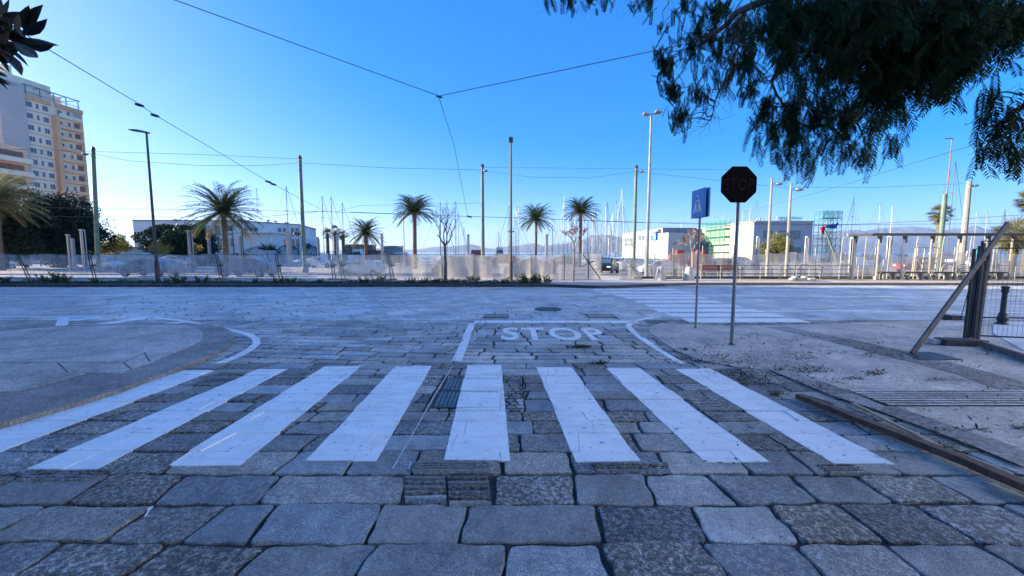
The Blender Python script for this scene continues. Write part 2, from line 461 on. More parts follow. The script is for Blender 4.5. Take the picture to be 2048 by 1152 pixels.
# base sheet of earth / mortar under the setts, and the wide ground
mb = MB()
def strip(mb, x0, x1, ys, dz=0.0):
    for a, b in zip(ys[:-1], ys[1:]): mb.poly([(x0, a, g(a)+dz), (x1, a, g(a)+dz), (x1, b, g(b)+dz), (x0, b, g(b)+dz)])
strip(mb, -60, 60, [-40, 3, 9.6], -.022)
struct(mb.build('street_joints', m_dirt))
mb = MB(); strip(mb, -90, 90, [9.2, 23, 24.5], -.012); struct(mb.build('road_bed', m_mortar))
mb = MB(); strip(mb, -400, 400, [24.5, 78], -.002); struct(mb.build('ground', m_asph))
# plain paving off to the sides
rr = random.Random(5)
near, rough, mid, far, lane = MB(), MB(), MB(), MB(), MB()
# the four nearest courses follow the photograph's joints
def course(y0, y1, joints, mbs, seed):
    q = random.Random(seed); a, b = gp(1024, y0).y, gp(1024, y1).y; ym = (y0+y1)/2
    xs = [gp(j, ym).x for j in joints]
    s0 = 0
    for i in range(len(xs)-1):
        s1 = q.uniform(-.03, .03)
        full = [(xs[i]+s0, wl(xs[i], b)), (xs[i+1]+s1, wl(xs[i+1], b)), (xs[i+1]-s1, wl(xs[i+1], a)), (xs[i]-s0, wl(xs[i], a))]; s0 = s1
        full = ccw(full)
        mbk = mbs[q.random() < .3]
        place(mbk, full, q, .022, .026, .014, .009, .007)
grooves = []
course(1195, 1160, [-160,-20,180,390,600,880,1120,1350,1540,1700,1930,2200], (near, rough), 1)
course(1160, 1085, [-240,-70,72,290,498,731,1009,1213,1432,1622,1815,2010,2200], (near, rough), 2)
course(1085, 1007, [-350,-180,28,255,408,525,747,927,1200,1400,1570,1725,1893,2080,2250], (near, rough), 3)
course(1007, 948, [-400,-200,-20,175,338,538,806], (near, rough), 4)
course(1007, 948, [988,1150,1300,1445,1610,1750,1905,2060,2230], (near, rough), 6)
grooves.append([gp(808,1007), gp(986,1007), gp(980,948), gp(806,948)])
yA = gp(1024, 948).y; yB = gp(1024, 726).y; yC = gp(1024, 640).y
mh0, mh1 = gp(846, 822), gp(1052, 750)       # setting of the cable covers
mx0, mx1, my0, my1 = mh0.x, gp(1046, 780).x, mh0.y, mh1.y
sk = [isl, pav]
def rect(x0, x1, y0, y1): return [(x0,y0),(x1,y0),(x1,y1),(x0,y1)]
A = dict(rowh=.31, w0=.42, w1=.85, joint=.022, rad=.024, jit=.012, hj=.008, skip=sk, inset=.007)
lay(near, rect(-9, mx0, my0, my1), 0.0, seed=21, **A)
lay(rough, rect(mx1, 5.6, my0, my1), 0.0, seed=22, **A)
lay(near, rect(-9, 5.6, yA, my0), 0.0, seed=23, **A)
lay(near, rect(-9, 5.6, my1, yB), 0.0, seed=24, **A)
# small setts round the covers
cv0, cv1 = gp(860, 815), gp(1003, 756)
cx0, cx1, cy0, cy1 = cv0.x, gp(1003, 785).x, cv0.y, cv1.y
S = dict(rowh=.10, w0=.09, w1=.16, joint=.014, rad=.02, jit=.004, hj=.004, inset=.008)
for z in (rect(mx0, cx0, my0, my1), rect(cx1, mx1, my0, my1), rect(cx0, cx1, my0, cy0), rect(cx0, cx1, cy1, my1)):
    lay(rough, z, 0.0, seed=31, **S)
# middle distance: courses turn with the corner on the left, straight in the stop lane
xs = gp(925, 690).x
B = dict(joint=.034, rad=.035, jit=.007, hj=.005, skip=sk, inset=.009)
lay(mid, [(-16, yB), (xs, yB), (xs+.1, yC), (-16, yC)], math.radians(-7), .30, .42, .75, seed=41, **B)
lay(mid, [(xs, yB), (2.6, yB), (2.6, yB+1.0), (xs, yB+1.0)], 0, .24, .5, 1.1, seed=42, **B)
lay(mid, [(xs, yB+1.0), (3.0, yB+1.0), (3.4, yC), (xs+.1, yC)], 0, .36, .4, .85, seed=43, **B)
lay(rough, [(2.6, yB), (9, yB), (9, yC), (3.4, yC), (2.6, yB+1.0)], math.radians(28), .22, .3, .6, seed=44, **B)
# the crossing street: large slabs laid on the diagonal
Fk = dict(joint=.034, rad=.02, jit=.004, hj=.004, skip=[isl], inset=.008)
lay(far, [(-34, yC), (-1.5, yC), (5, 23.2), (-34, 23.2)], math.radians(38), .55, .7, 1.2, seed=51, **Fk)
lay(far, [(-1.5, yC), (4.4, yC), (7, 23.2), (5, 23.2)], math.radians(8), .45, .6, 1.4, seed=52, **Fk)
lay(lane, [(4.4, yC), (34, yC), (36, 25), (7, 25)], math.radians(20), .9, 1.0, 1.9, joint=.03, rad=.02, jit=.004, hj=.002, skip=[pav], inset=.008, seed=53)
for m, n_, mt in ((near,'granite_road',m_near),(rough,'worn_granite_road',m_rough),(mid,'junction_road',m_mid),(far,'far_road',m_far),(lane,'far_lane_road',m_lane)):
    struct(m.build(n_, mt))
# grooved setts
def grooved(quad, n=6, cols=2, lift=0.0):
    mb = MB(); q = [V(p) for p in quad]
    rr2 = random.Random(int(quad[0][0]*100))
    for c in range(cols):
        for i in range(n):
            u0, u1 = c/cols + .012, (c+1)/cols - .02; v0, v1 = i/n, (i+.66)/n
            def P(u, v, z):
                a = q[0].lerp(q[1], u); b = q[3].lerp(q[2], u); p = a.lerp(b, v); return (p.x, p.y, g(p.y)+z)
            k = 7; vs = []
            for t in range(k+1):
                u = u0 + (u1-u0)*t/k; w = rr2.uniform(-.012, .012); h = lift + rr2.uniform(-.004, .003)
                vs += [P(u, v0+w, -.03+lift), P(u, v0+.02+w, h-.002), P(u, (v0+v1)/2, h+.001), P(u, v1-.02+w, h-.002), P(u, v1+w, -.03+lift)]
            fs = [(5*t+j, 5*t+j+1, 5*t+6+j, 5*t+5+j)[::-1] for t in range(k) for j in range(4)]
            fs += [(0,1,2,3,4), (5*k+4,5*k+3,5*k+2,5*k+1,5*k)]
            mb.add(vs, fs)
    return mb
G = MB()
grl = [(grooves[0], 6, 2)]
for px in ([(822,943),(978,943),(985,924),(830,924)], [(1192,943),(1345,943),(1335,926),(1180,926)], [(30,962),(180,962),(235,939),(60,939)],
           [(1402,820),(1452,820),(1430,797),(1374,797)], [(410,760),(470,760),(500,744),(440,744)], [(1660,948),(1745,948),(1700,928),(1630,928)]):
    grl.append(([gp(*p) for p in px], 4, 1))
for q, n, c in grl:
    sub = grooved(q, n, c, 0.012 if n == 4 else .002); G.add(sub.v, sub.f)
struct(G.build('grooved_setts_road', m_rough))

# ---- the raised corner pavement and the pavement on the right
def plate(name, poly, z, mat, skirt=.06, bev=.02, kind=True, holes=None):
    mb = MB(); poly = ccw(poly); n = len(poly)
    cxm = [V((*p, 0)) for p in poly]; inn = []
    for i in range(n):
        a, b, c = cxm[i-1], cxm[i], cxm[(i+1) % n]
        d = ((b-a).normalized() + (c-b).normalized()); d = d.normalized() if d.length > 1e-6 else (c-b).normalized()
        inn.append(b + V((-d.y, d.x, 0))*bev)
    r0 = [(p.x, p.y, z-skirt) for p in cxm]; r1 = [(p.x, p.y, z-bev*.6) for p in cxm]; r2 = [(p.x, p.y, z) for p in inn]
    fs = [(k*n+i, k*n+(i+1)%n, (k+1)*n+(i+1)%n, (k+1)*n+i) for k in range(2) for i in range(n)]
    mb.add(r0+r1+r2, fs + [tuple(range(2*n, 3*n))])
    me_b = mb
    o = me_b.build(name, mat)
    import bmesh
    bm = bmesh.new(); bm.from_mesh(o.data)
    for yy in (3, 23):
        bmesh.ops.bisect_plane(bm, geom=bm.verts[:]+bm.edges[:]+bm.faces[:], plane_co=(0, yy, 0), plane_no=(0, 1, 0))
    for v in bm.verts: v.co.z += g(v.co.y)
    bmesh.ops.triangulate(bm, faces=[f for f in bm.faces if len(f.verts) > 4])
    bm.to_mesh(o.data); bm.free()
    return struct(o)
plate('corner_pavement', isl, .055, m_border)
inn_px = [(0,793.5),(22,794),(80,782),(174,755),(240,755),(299,734),(345,714),(382,699),(400,688),(407,678),(404,667),(392,660),(370,656),(302,654.5),(230,655),(150,657.5),(90,661),(0,667)]
inn = W(inn_px); inn = [(-14, inn[0][1]-.2)] + inn + [(-14, inn[-1][1]-.2)]
# trim the big slabs to the inner outline: keep those inside, fill the rim with the same stone
plate('corner_paving', inn, .063, m_smooth, skirt=.01, bev=.004)
isl_j = MB()
def groove_line(mb, pts, w, z):
    P = [gp(*p) for p in pts]
    for a, b in zip(P[:-1], P[1:]):
        d = (b-a); d.z = 0; nrm = V((-d.y, d.x, 0)).normalized()*w/2
        mb.poly([(a.x-nrm.x, a.y-nrm.y, g(a.y)+z), (b.x-nrm.x, b.y-nrm.y, g(b.y)+z), (b.x+nrm.x, b.y+nrm.y, g(b.y)+z), (a.x+nrm.x, a.y+nrm.y, g(a.y)+z)])
for pts in ([(116,734),(137,755)], [(248,734),(264,748)], [(289,713),(301,732)], [(0,733),(116,734),(248,733),(289,714)], [(120,663),(60,690)], [(0,706),(230,690)]):
    groove_line(isl_j, pts, .014, .066)
struct(isl_j.build('paving_joints', m_dirt))
plate('side_pavement', pav, .012, m_pav, bev=.008)
bandm = MB()
def band(mb, L, Rt, z):   # quad strip between two px polylines
    a = [gp(*p) for p in L]; b = [gp(*p) for p in Rt]
    for i in range(len(a)-1):
        mb.poly([(p.x, p.y, g(p.y)+z) for p in (a[i], a[i+1], b[i+1], b[i])])
band(bandm, [(1530,655),(1650,682),(1790,718),(1920,752),(2048,800)], [(1575,655),(1700,680),(1850,712),(1960,742),(2048,767)], .0165)
band(bandm, [(1540,742),(1590,762),(1660,792),(1740,818),(1840,855),(1950,897),(2048,938)], [(1585,744),(1640,764),(1715,790),(1790,815),(1890,850),(1990,882),(2048,905)], .0165)
struct(bandm.build('paving_bands', m_border))

# ---- white markings: thin coats of paint that follow the stones below
MARKN = 0
def coat(mb, zone, dz=.0035, gap=.003, under=False, ragged=.003):
    rq = random.Random(len(zone)*7+int(zone[0][0]*50))
    zone = ccw(zone)
    if under: mb.poly([(x, y, g(y)-.0085) for x, y in zone])
    zx0, zx1 = min(p[0] for p in zone), max(p[0] for p in zone); zy0, zy1 = min(p[1] for p in zone), max(p[1] for p in zone)
    for full, sdz, tl, c, jj in STONES:
        if max(p[0] for p in full) < zx0 or min(p[0] for p in full) > zx1 or max(p[1] for p in full) < zy0 or min(p[1] for p in full) > zy1: continue
        q = inset_poly(full, gap*.8)
        zj = [(x + rq.uniform(-ragged, ragged), y + rq.uniform(-ragged, ragged)) for x, y in zone]
        q = clip(q, zj)
        if not q: continue
        n = len(q)
        zz = lambda x, y: g(y) + sdz + tl[0]*(x-c[0]) + tl[1]*(y-c[1]) + dz
        mb.add([(x, y, zz(x, y)-.014) for x, y in q] + [(x, y, zz(x, y)) for x, y in q],
               [tuple(range(n, 2*n))] + [(i, (i+1)%n, n+(i+1)%n, n+i) for i in range(n)])
zc = thing('zebra_crossing', 'wide zebra crossing of eight white stripes painted across the foreground setts', 'zebra crossing', (0, 3, 0))
stripes = [[(-250,938),(-90,938),(430,741),(368,741)], [(52,938),(195,938),(576,738),(517,738)], [(337,930),(480,930),(722,732),(649,732)],
    [(613,921),(752,921),(863,732),(791,732)], [(886,921),(1020,921),(1003,730),(935,730)], [(1151,923),(1281,923),(1143,734),(1073,734)],
    [(1410,925),(1539,925),(1280,736),(1211,736)], [(1669,928),(1790,928),(1420,737),(1350,737)]]
# paint over the covers too
STONES.append((rect(cx0, cx1, cy0, (cy0+cy1)/2-.01), .004, (0,0), ((cx0+cx1)/2, cy0+.2), .01))
STONES.append((rect(cx0, cx1, (cy0+cy1)/2+.01, cy1), .004, (0,0), ((cx0+cx1)/2, cy1-.2), .01))
for s in stripes:
    mb = MB(); coat(mb, W(s), gap=.0025, ragged=.006); mb.build('stripe', m_paint, zc)
def line(name_mb, pts, w, dz=.004, gap=.012):
    P = [gp(*p) for p in pts]; P = [V((p.x, p.y, 0)) for p in P]; n = len(P)
    off = []
    for i in range(n):
        d = (P[min(i+1,n-1)] - P[max(i-1,0)]).normalized(); off.append(V((-d.y, d.x, 0))*w/2)
    for i in range(n-1):
        q = [P[i]-off[i], P[i+1]-off[i+1], P[i+1]+off[i+1], P[i]+off[i]]
        coat(name_mb, [(p.x, p.y) for p in q], dz, gap)
def marking(name, label, segs, mat=m_paint, cat='road marking', gap=.012, group=None):
    mb = MB()
    for pts, w in segs: line(mb, pts, w, .005, gap)
    o = mb.build(name, mat); return tag(o, label, cat, group)
marking('stop_line', 'white stop line across the lane just above the painted word', [([(948,643.5),(1100,643.5),(1275,643.5)], .40)])
marking('lane_line', 'short thick white lane divider running from the crossing up to the stop line', [([(913,722),(923,700),(934,672),(944,647)], .155)])
marking('edge_line', 'white curved edge line hugging the raised stone pavement on the left', [([(-60,633.5),(0,633.5),(150,632.5),(230,632.5),(300,634),(370,642),(420,652),(470,662),(497,669),(512,677),(513,687),(500,698),(480,710),(455,720),(430,728)], .13)])
marking('edge_line', 'white curved edge line sweeping round the corner between the stop lane and the sign poles', [([(1320,632.5),(1290,637),(1266,643),(1256,651),(1264,661),(1280,674),(1305,691),(1335,709),(1365,727)], .13)])
marking('lane_line', 'long thin white line along the far side of the crossing street, left part', [([(-300,590.5),(0,590.5),(400,590),(700,589.5),(720,589.5)], .22)], gap=0)
marking('lane_line', 'thin white line along the far road to the right behind the stop sign', [([(1380,591.5),(1700,592.5),(2048,596),(2400,600)], .2)], gap=0)
marking('lane_line', 'thin white line nearer the kerb grate on the right, beyond the far crossing', [([(1490,622.5),(1560,622),(1700,621),(1850,624),(2048,626),(2300,628)], .15)], gap=0)
for i, (a, b) in enumerate(((845,890),(903,950),(975,1012),(1048,1080),(1110,1215))):
    marking('lane_dash', ['first short white dash of the far broken line, right of the long thin line', 'second short white dash of the far broken line', 'middle white dash of the far broken line, above the stop lane',
        'fourth white dash of the far broken line', 'last and longest white dash of the far broken line, touching the far crossing'][i], [([(a,589.5),(b,590)], .2)], gap=0, group='dashes of the far broken line')
wa = thing('worn_arrow_marking', 'faded broad white strokes lying inside the left edge line', 'road marking', tuple(gp(200, 645)))
for P_, w_ in (([(128,634),(122,654)], .2), ([(140,641),(215,632)], .30), ([(165,654),(240,643),(290,635)], .34), ([(300,651),(368,644)], .22)):
    mb = MB(); line(mb, P_, w_, .005, 0); mb.build('stroke', m_paint, wa)
fz = thing('zebra_crossing', 'smaller far zebra crossing slanting over the side road beyond the two sign poles', 'zebra crossing', (5, 14, -.2))
for L0, R0, y0, y1 in ((1183,1345,577.2,580.2),(1203,1378,583.5,586.5),(1226,1385,589.5,592.8),(1247,1402,594.2,597.6),(1265,1430,601.2,605.6),(1288,1465,609,614.2),(1304,1506,618,623.6),(1330,1545,627,633.4),(1362,1590,637,644.6)):
    k = (y1-y0)*2.4
    mb = MB(); coat(mb, W([(L0+k,y1),(R0+k*1.7,y1),(R0,y0),(L0,y0)]), .006, 0); mb.build('stripe', m_paint, fz)
# STOP lettering on the setts
def text_mb(s, bold=0.0):
    cu = bpy.data.curves.new('t', 'FONT'); cu.body = s; cu.offset = bold; cu.resolution_u = 5; cu.space_character = 1.12
    ob = bpy.data.objects.new('t', cu); COL.objects.link(ob)
    dg = bpy.context.evaluated_depsgraph_get(); me = bpy.data.meshes.new_from_object(ob.evaluated_get(dg))
    vs = [tuple(v.co) for v in me.vertices]; fs = [tuple(p.vertices) for p in me.polygons]
    bpy.data.objects.remove(ob); bpy.data.curves.remove(cu); bpy.data.meshes.remove(me)
    xs_, ys_ = [v[0] for v in vs], [v[1] for v in vs]; x0, x1, y0, y1 = min(xs_), max(xs_), min(ys_), max(ys_)
    return [((v[0]-x0)/(x1-x0), (v[1]-y0)/(y1-y0)) for v in vs], fs
MINA = 1e-7
tv, tf = text_mb('STOP', .02)
a, b, c, d = gp(1001, 679.5), gp(1226, 680.5), gp(1006, 655), gp(1194, 656)
mb = MB()
vs = []
for u, v in tv:
    p = a.lerp(b, u).lerp(c.lerp(d, u), v); vs.append((p.x, p.y))
for f_ in tf:
    if len(f_) >= 3 and abs(area([vs[i] for i in f_])) > 1e-6: coat(mb, [vs[i] for i in f_], .005, .003, ragged=0)
tag(mb.build('stop_lettering', m_paint2), 'white word STOP painted on the setts below the stop line', 'road marking')
MINA = 2e-4
# chalk line
mb = MB()
for q_, w_ in (([(905,733),(862,805),(820,880),(785,940)], .011), ([(800,930),(812,925)], .009), ([(817,940),(822,926)], .009)): groove_line(mb, q_, w_, .010)
tag(mb.build('chalk_line', m_chalk), 'thin white setting-out line drawn slantwise between two stripes of the crossing', 'chalk line')

# ---- iron covers and drains
cov = thing('cable_cover', 'pair of ribbed iron access covers set in small setts under the fifth stripe', 'access cover', ((cx0+cx1)/2, (cy0+cy1)/2, g(cy0)))
ym = (cy0+cy1)/2
for y0, y1 in ((cy0, ym-.01), (ym+.01, cy1)):
    mb = MB(); zb = g((y0+y1)/2)
    mb.box(((cx0+cx1)/2, (y0+y1)/2, zb-.022), (cx1-cx0-.02, y1-y0-.02, .04))
    mb.build('plate', m_iron, cov)
    mb = MB()
    n = 15
    for i in range(n):
        x = cx0+.05+(cx1-cx0-.1)*i/(n-1)
        if .46 < i/(n-1) < .54: continue
        mb.box((x, (y0+y1)/2, zb-.0005), (.026, (y1-y0)-.10, .008))
    for yy in (y0+.03, y1-.03): mb.box(((cx0+cx1)/2, yy, zb-.0005), (cx1-cx0-.08, .012, .008))
    mb.build('rib', m_rib, cov)
dr = thing('drain_grate', 'long slotted drain let into the pavement at the right edge of the picture', 'drain grate', tuple(gp(1850, 800)))
p0, p1 = gp(1695, 783), gp(1780, 815)
y1d, y0d = p0.y, p1.y; mb = MB(); n = 7
mb2 = MB()
mb2.poly([(p1.x-.05,y0d,g(y0d)+.0185),(9,y0d,g(y0d)+.0185),(9,y1d,g(y1d)+.0185),(p0.x,y1d,g(y1d)+.0185)])
mb2.build('slot_shade', m_black, dr)  # black sheet below the bars draws the shade inside the slots
for i in range(n):
    t = (i+.5)/n; yy = y0d+(y1d-y0d)*t; xl = p1.x+(p0.x-p1.x)*t
    mb.box(((xl+9)/2, yy, g(yy)+.0215), (9-xl, (y1d-y0d)/n*.58, .003))
mb.build('bar', m_pav, dr)
def ring(px, py, r, label):
    c = gp(px, py); mb = MB(); mb.lathe([(r,-.01),(r,.012),(r-.03,.014),(r-.03,.006),(r-.06,.006),(r-.06,.012),(.01,.013)], (c.x, c.y, c.z+.004), 28)
    return tag(mb.build('manhole_cover', m_iron), label, 'manhole cover')
ring(1096, 619, .42, 'round iron manhole cover in the crossing street above the painted word')
def flatcover(px, label, mat=m_far):
    mb = MB(); P = [gp(*p) for p in px]
    mb.slab([(p.x, p.y, p.z+.002) for p in P], (0,0,.010)); o = tag(mb.build('inspection_cover', mat), label, 'inspection cover')
    fr = MB(); 
    for i in range(len(P)):
        a, b = P[i], P[(i+1)%len(P)]; fr.bar((a.x,a.y,a.z+.008),(b.x,b.y,b.z+.008),.035,.014)
    fr.build('frame', m_iron, o); return o
flatcover([(966,636),(1016,636),(1016,629),(972,629)], 'square inspection cover just beyond the stop line at its left end', m_border)
flatcover([(1180,636),(1235,636),(1222,629),(1170,629)], 'square inspection cover just beyond the stop line at its right end', m_border)
flatcover([(207,669),(262,670),(312,664),(230,664)], 'flat metal patch plate lying on the corner pavement at left', m_kerbr)
flatcover([(90,661),(150,657.5),(178,654.5),(100,660)], 'thin dark steel strip lying along the far edge of the corner pavement', m_kerbr)

# ---- far kerbs, planting bed, promenade
kz = .15
kerb_px = [(-700,573.8),(0,573.8),(500,573.8),(1000,573.6),(1105,574),(1160,576),(1200,577),(1245,576.3),(1290,573.8),(1330,572.6),(1370,571),(1410,570.4),(1600,570.4),(2048,571),(2700,573)]
kp = [gp(*p) for p in kerb_px]
kb, prom = MB(), MB()
def koff(P, d):
    out = []
    for i in range(len(P)):
        t = (P[min(i+1,len(P)-1)]-P[max(i-1,0)]); t.z = 0; t.normalize(); out.append(P[i]+V((-t.y,t.x,0))*d)
    return out
ki = koff(kp, .22); k1 = koff(kp, .03)
def kseg(mb, i):
    a, b, a1, b1, a2, b2 = kp[i], kp[i+1], k1[i], k1[i+1], ki[i], ki[i+1]
    zt = lambda p, h: (p.x, p.y, g(p.y)+h)
    mb.poly([zt(a,-.05), zt(b,-.05), zt(b,kz-.02), zt(a,kz-.02)]); mb.poly([zt(a,kz-.02), zt(b,kz-.02), zt(b1,kz), zt(a1,kz)]); mb.poly([zt(a1,kz), zt(b1,kz), zt(b2,kz), zt(a2,kz)])
for i in range(9): kseg(kb, i)
struct(kb.build('kerb', m_kerb))
kb = MB()
for i in range(9, len(kp)-1): kseg(kb, i)
struct(kb.build('kerb_on_the_right', m_kerbr))
jt = MB()
for i in range(5):
    a, b = kp[i], kp[i+1]; L = (b-a).length; n = int(L/1.0)
    for j in range(n):
        p = a.lerp(b, j/n); jt.box((p.x, p.y+.06, g(p.y)+kz/2), (.014, .16, kz+.008))
struct(jt.build('kerb_joints', m_mortar))
P2 = [(p.x, p.y, g(p.y)+kz) for p in ki]
for i in range(len(P2)-1): prom.poly([P2[i], P2[i+1], (P2[i+1][0], 29.6, -.4+kz), (P2[i][0], 29.6, -.4+kz)])
prom.poly([(P2[0][0],29.6,-.4+kz),(P2[-1][0],29.6,-.4+kz),(P2[-1][0],29.7,-.42),(P2[0][0],29.7,-.42)])
struct(prom.build('promenade_pavement', m_pav2))
m_soil = M('soil', (.09, .07, .05), .95, .4, 9, bmp=.8)
mb = MB(); yb = kp[2].y
mb.poly([(-55, yb+.25, -.4+kz+.006), (kp[4].x-.3, yb+.25, -.4+kz+.006), (kp[4].x-1.0, yb+2.2, -.4+kz+.006), (-55, yb+2.2, -.4+kz+.006)])
struct(mb.build('planting_bed_ground', m_soil))
m_walk = M('sunlit_walk', (.40, .30, .17), .95, .25, 6, bmp=.4)  # yellow of the sunlit sidewalk put into the colour
mb = MB(); mb.poly([(15, 26.0, -.4+kz+.006), (60, 26.0, -.4+kz+.006), (60, 29.0, -.4+kz+.006), (15, 29.0, -.4+kz+.006)])
struct(mb.build('sunlit_walk_ground', m_walk))
mb = MB(); mb.box((0, 78.3, -1.4), (800, .6, 2.3)); struct(mb.build('quay_edge', m_pav2))
# low concrete kerb along the middle of the far road
mb = MB(); mb.box((-10, 35.5, -.36), (110, .4, .16)); struct(mb.build('traffic_island', m_pav2))
m_line = M('far_line_paint', (.6,.6,.6), .7, .1)
# water and hills
m, nt, b = newmat('harbour_water'); b.inputs['Base Color'].default_value = (.02, .05, .08, 1); b.inputs['Roughness'].default_value = .12
bump(nt, noise(nt, .8, 4), .35, .3, b); m_water = m
mb = MB(); mb.poly([(-9000, 78.5, -1.9), (9000, 78.5, -1.9), (9000, 9500, -1.9), (-9000, 9500, -1.9)]); struct(mb.build('water', m_water))
m_hill = M('hill_scrub', (.06, .075, .05), .95, .45, .004, col2=(.11, .10, .085))
def hills(name, px0, px1, Y, prof, seed, depth=2500):
    n = 90; vs = []; rr = random.Random(seed); rows = 14
    for j in range(rows):
        t = j/(rows-1)
        for i in range(n+1):
            px = px0+(px1-px0)*i/n; 
            k = 0
            while k < len(prof)-2 and prof[k+1][0] < px: k += 1
            (xa, ya), (xb, yb_) = prof[k], prof[k+1]; s = min(1, max(0, (px-xa)/(xb-xa))); s = s*s*(3-2*s)
            h = max(0, (504.5-(ya+(yb_-ya)*s)))/F*(Y+depth*.4)
            e = 1-abs(t-.4)/.6 if t > .4 else t/.4
            y = Y + depth*t; x = (px-1024)/F*(Y+depth*.4*1.0)
            nz = noise_fn(x*.0016, y*.0016, seed)
            vs.append((x, y, -2 + h*(e**.75)*(.82+.36*nz*(1-(e>.98))) if h > 0 else -3))
    fs = [(j*(n+1)+i, j*(n+1)+i+1, (j+1)*(n+1)+i+1, (j+1)*(n+1)+i) for j in range(rows-1) for i in range(n)]
    mb = MB(); mb.add(vs, fs); return struct(mb.build(name, m_hill))
from mathutils import noise as NZ
def noise_fn(x, y, s): return NZ.fractal(V((x*3, y*3, s*7.3)), 1.0, 2.0, 4)*.5+.5
hills('hills', 700, 1420, 5200, [(700,500),(760,495),(830,499),(880,493),(940,490),(985,497),(1030,492),(1065,486),(1090,491),(1120,488),(1160,478),(1190,470),(1210,468),(1240,474),(1290,470),(1350,478),(1420,500)], 3)
hills('hills', 1480, 2300, 5600, [(1480,500),(1560,490),(1640,470),(1680,459),(1720,462),(1760,458),(1800,451),(1835,452),(1860,458),(1890,461),(1920,457),(1960,459),(2048,462),(2120,468),(2300,490)], 9)
# ================================================================ plants
def leafq(mb, p, d, n, L, w):     # one leaf: a folded lozenge
    s = d.cross(n).normalized()*w/2
    mb.add([p, p + d*L*.5 + s, p + d*L, p + d*L*.5 - s], [(0,1,2,3)])
def rdir(rr): 
    z = rr.uniform(-1,1); a = rr.uniform(0, 2*math.pi); q = math.sqrt(1-z*z); return V((q*math.cos(a), q*math.sin(a), z))
def crown_leaves(mb, c, rad, n, size, rr, blobs=14, flat=1.0, shell=.55):
    c = V(c); bl = []
    for i in range(blobs):
        d = rdir(rr); k = rr.uniform(.35, .85); bl.append((c + V((d.x*rad[0]*k, d.y*rad[1]*k, d.z*rad[2]*k)), rr.uniform(.28, .48)))
    per = n//blobs
    for p, s in bl:
        for _ in range(per):
            d = rdir(rr); k = rr.uniform(shell, 1.0)
            q = p + V((d.x*rad[0]*s*k, d.y*rad[1]*s*k, d.z*rad[2]*s*k*flat))
            leafq(mb, q, (d*.6 + rdir(rr)).normalized(), rdir(rr), size*rr.uniform(.6, 1.3), size*rr.uniform(.35, .7))
    return bl
def tree(name, label, cat, base, th, crad, n, size, mat, bark, tr=.2, seed=1, group=None, blobs=14, flat=1.0, lean=0, limbs=7, cz=None):
    rr = random.Random(seed); b = V(base); o = thing(name, label, cat, base, group)
    top = b + V((lean, 0, th)); c = b + V((lean, 0, cz if cz else th + crad[2]*.55))
    cm = MB(); bl = crown_leaves(cm, c, crad, n, size, rr, blobs, flat)
    cm.build('crown', mat, o)
    tm = MB(); tm.tube([b - V((0,0,.2)), b + (top-b)*.5 + V((rr.uniform(-.1,.1),0,0)), top], [tr*1.3, tr, tr*.8], 8)
    for p, s in bl[:limbs]: tm.tube([top - V((0,0,.15)), top.lerp(p, .5)+V((0,0,-.1*crad[2])), p], [tr*.55, tr*.35, tr*.12], 5)
    tm.build('trunk', bark, o); return o
def palm(name, label, base, th, L, nf, seed, tr=.25, group='date palms along the waterfront', mat=None, build_top=.0, up=.9, low=-.35):
    rr = random.Random(seed); b = V(base); o = thing(name, label, 'palm tree', base, group)
    tm = MB(); k = 9; pts = []; rad = []
    for i in range(k*3+1):
        t = i/(k*3); pts.append(b + V((math.sin(t*2)*.12, 0, t*th))); rad.append(tr*(1.15-.3*min(1,t*2.2)+(.35 if t>.93 else 0)+(.06 if i%2 else -.02)))
    tm.tube(pts, rad, 9); tm.build('trunk', m_palmt, o)
    top = pts[-1]; fm, dm = MB(), MB(); nf = int(nf*1.35)
    for f in range(nf):
        t = f/(nf-1); el = math.radians(86) * (1-t)**.8*up + low*t*1.2; az = f*2.39996 + rr.uniform(-.3,.3)
        l = 1.0*L*rr.uniform(.85, 1.08); h = V((math.cos(az), math.sin(az), 0)); m = 13
        p = top + h*.08; P = [p.copy()]; e = el
        for s in range(m):
            e -= (.045+.05*rr.random())*(0.3+1.5*s/m)*(1.15-.4*t); p = p + (h*math.cos(e)+V((0,0,math.sin(e))))*(l/m); P.append(p.copy())
        tgt = dm if t > .93 else fm
        tgt.tube(P, [.03*(1-.8*i/m) for i in range(m+1)], 3, cap=False)
        side = h.cross(V((0,0,1)))
        for i in range(1, m+1):
            for q in range(3):
                pp = P[i-1].lerp(P[i], .33*q+.17); dr = (P[i]-P[i-1]).normalized()
                ll = L*.20*math.sin(math.pi*(.12+.83*i/m))**.6*rr.uniform(.85,1.15)
                for sg in (-1, 1):
                    d = (side*sg*.75 + dr*.75 + V((0,0,rr.uniform(-.25,.18)))).normalized()
                    leafq(tgt, pp, d, V((0,0,1)), ll, .06)
    fm.build('crown', mat or m_palm, o)
    if dm.v: dm.build('dry_fronds', m_palmd, o)
    return o
GZ = -.4 + kz
def px_base(px, py, Y, z=-.4): return V((colx(px, Y, z), Y, z))
palm('date_palm', 'tallest and nearest date palm, in front of the long white harbour building', px_base(452, 0, 39), ztop(424, 39)+.4, 3.6, 70, 1, .27, low=-.55)
palm('date_palm', 'low bushy date palm left of centre, crown just above the boats', px_base(732, 0, 56), ztop(466, 56)+.4, 2.8, 60, 2, .30, low=-.6)
palm('date_palm', 'date palm with a dense dark crown standing behind the bare tree', px_base(829, 0, 48), ztop(424, 48)+.4, 2.75, 66, 3, .27, low=-.35)
palm('date_palm', 'slender date palm just right of the central brown lamp post', px_base(1070, 0, 54), ztop(438, 54)+.4, 2.7, 54, 4, .2, low=-.5)
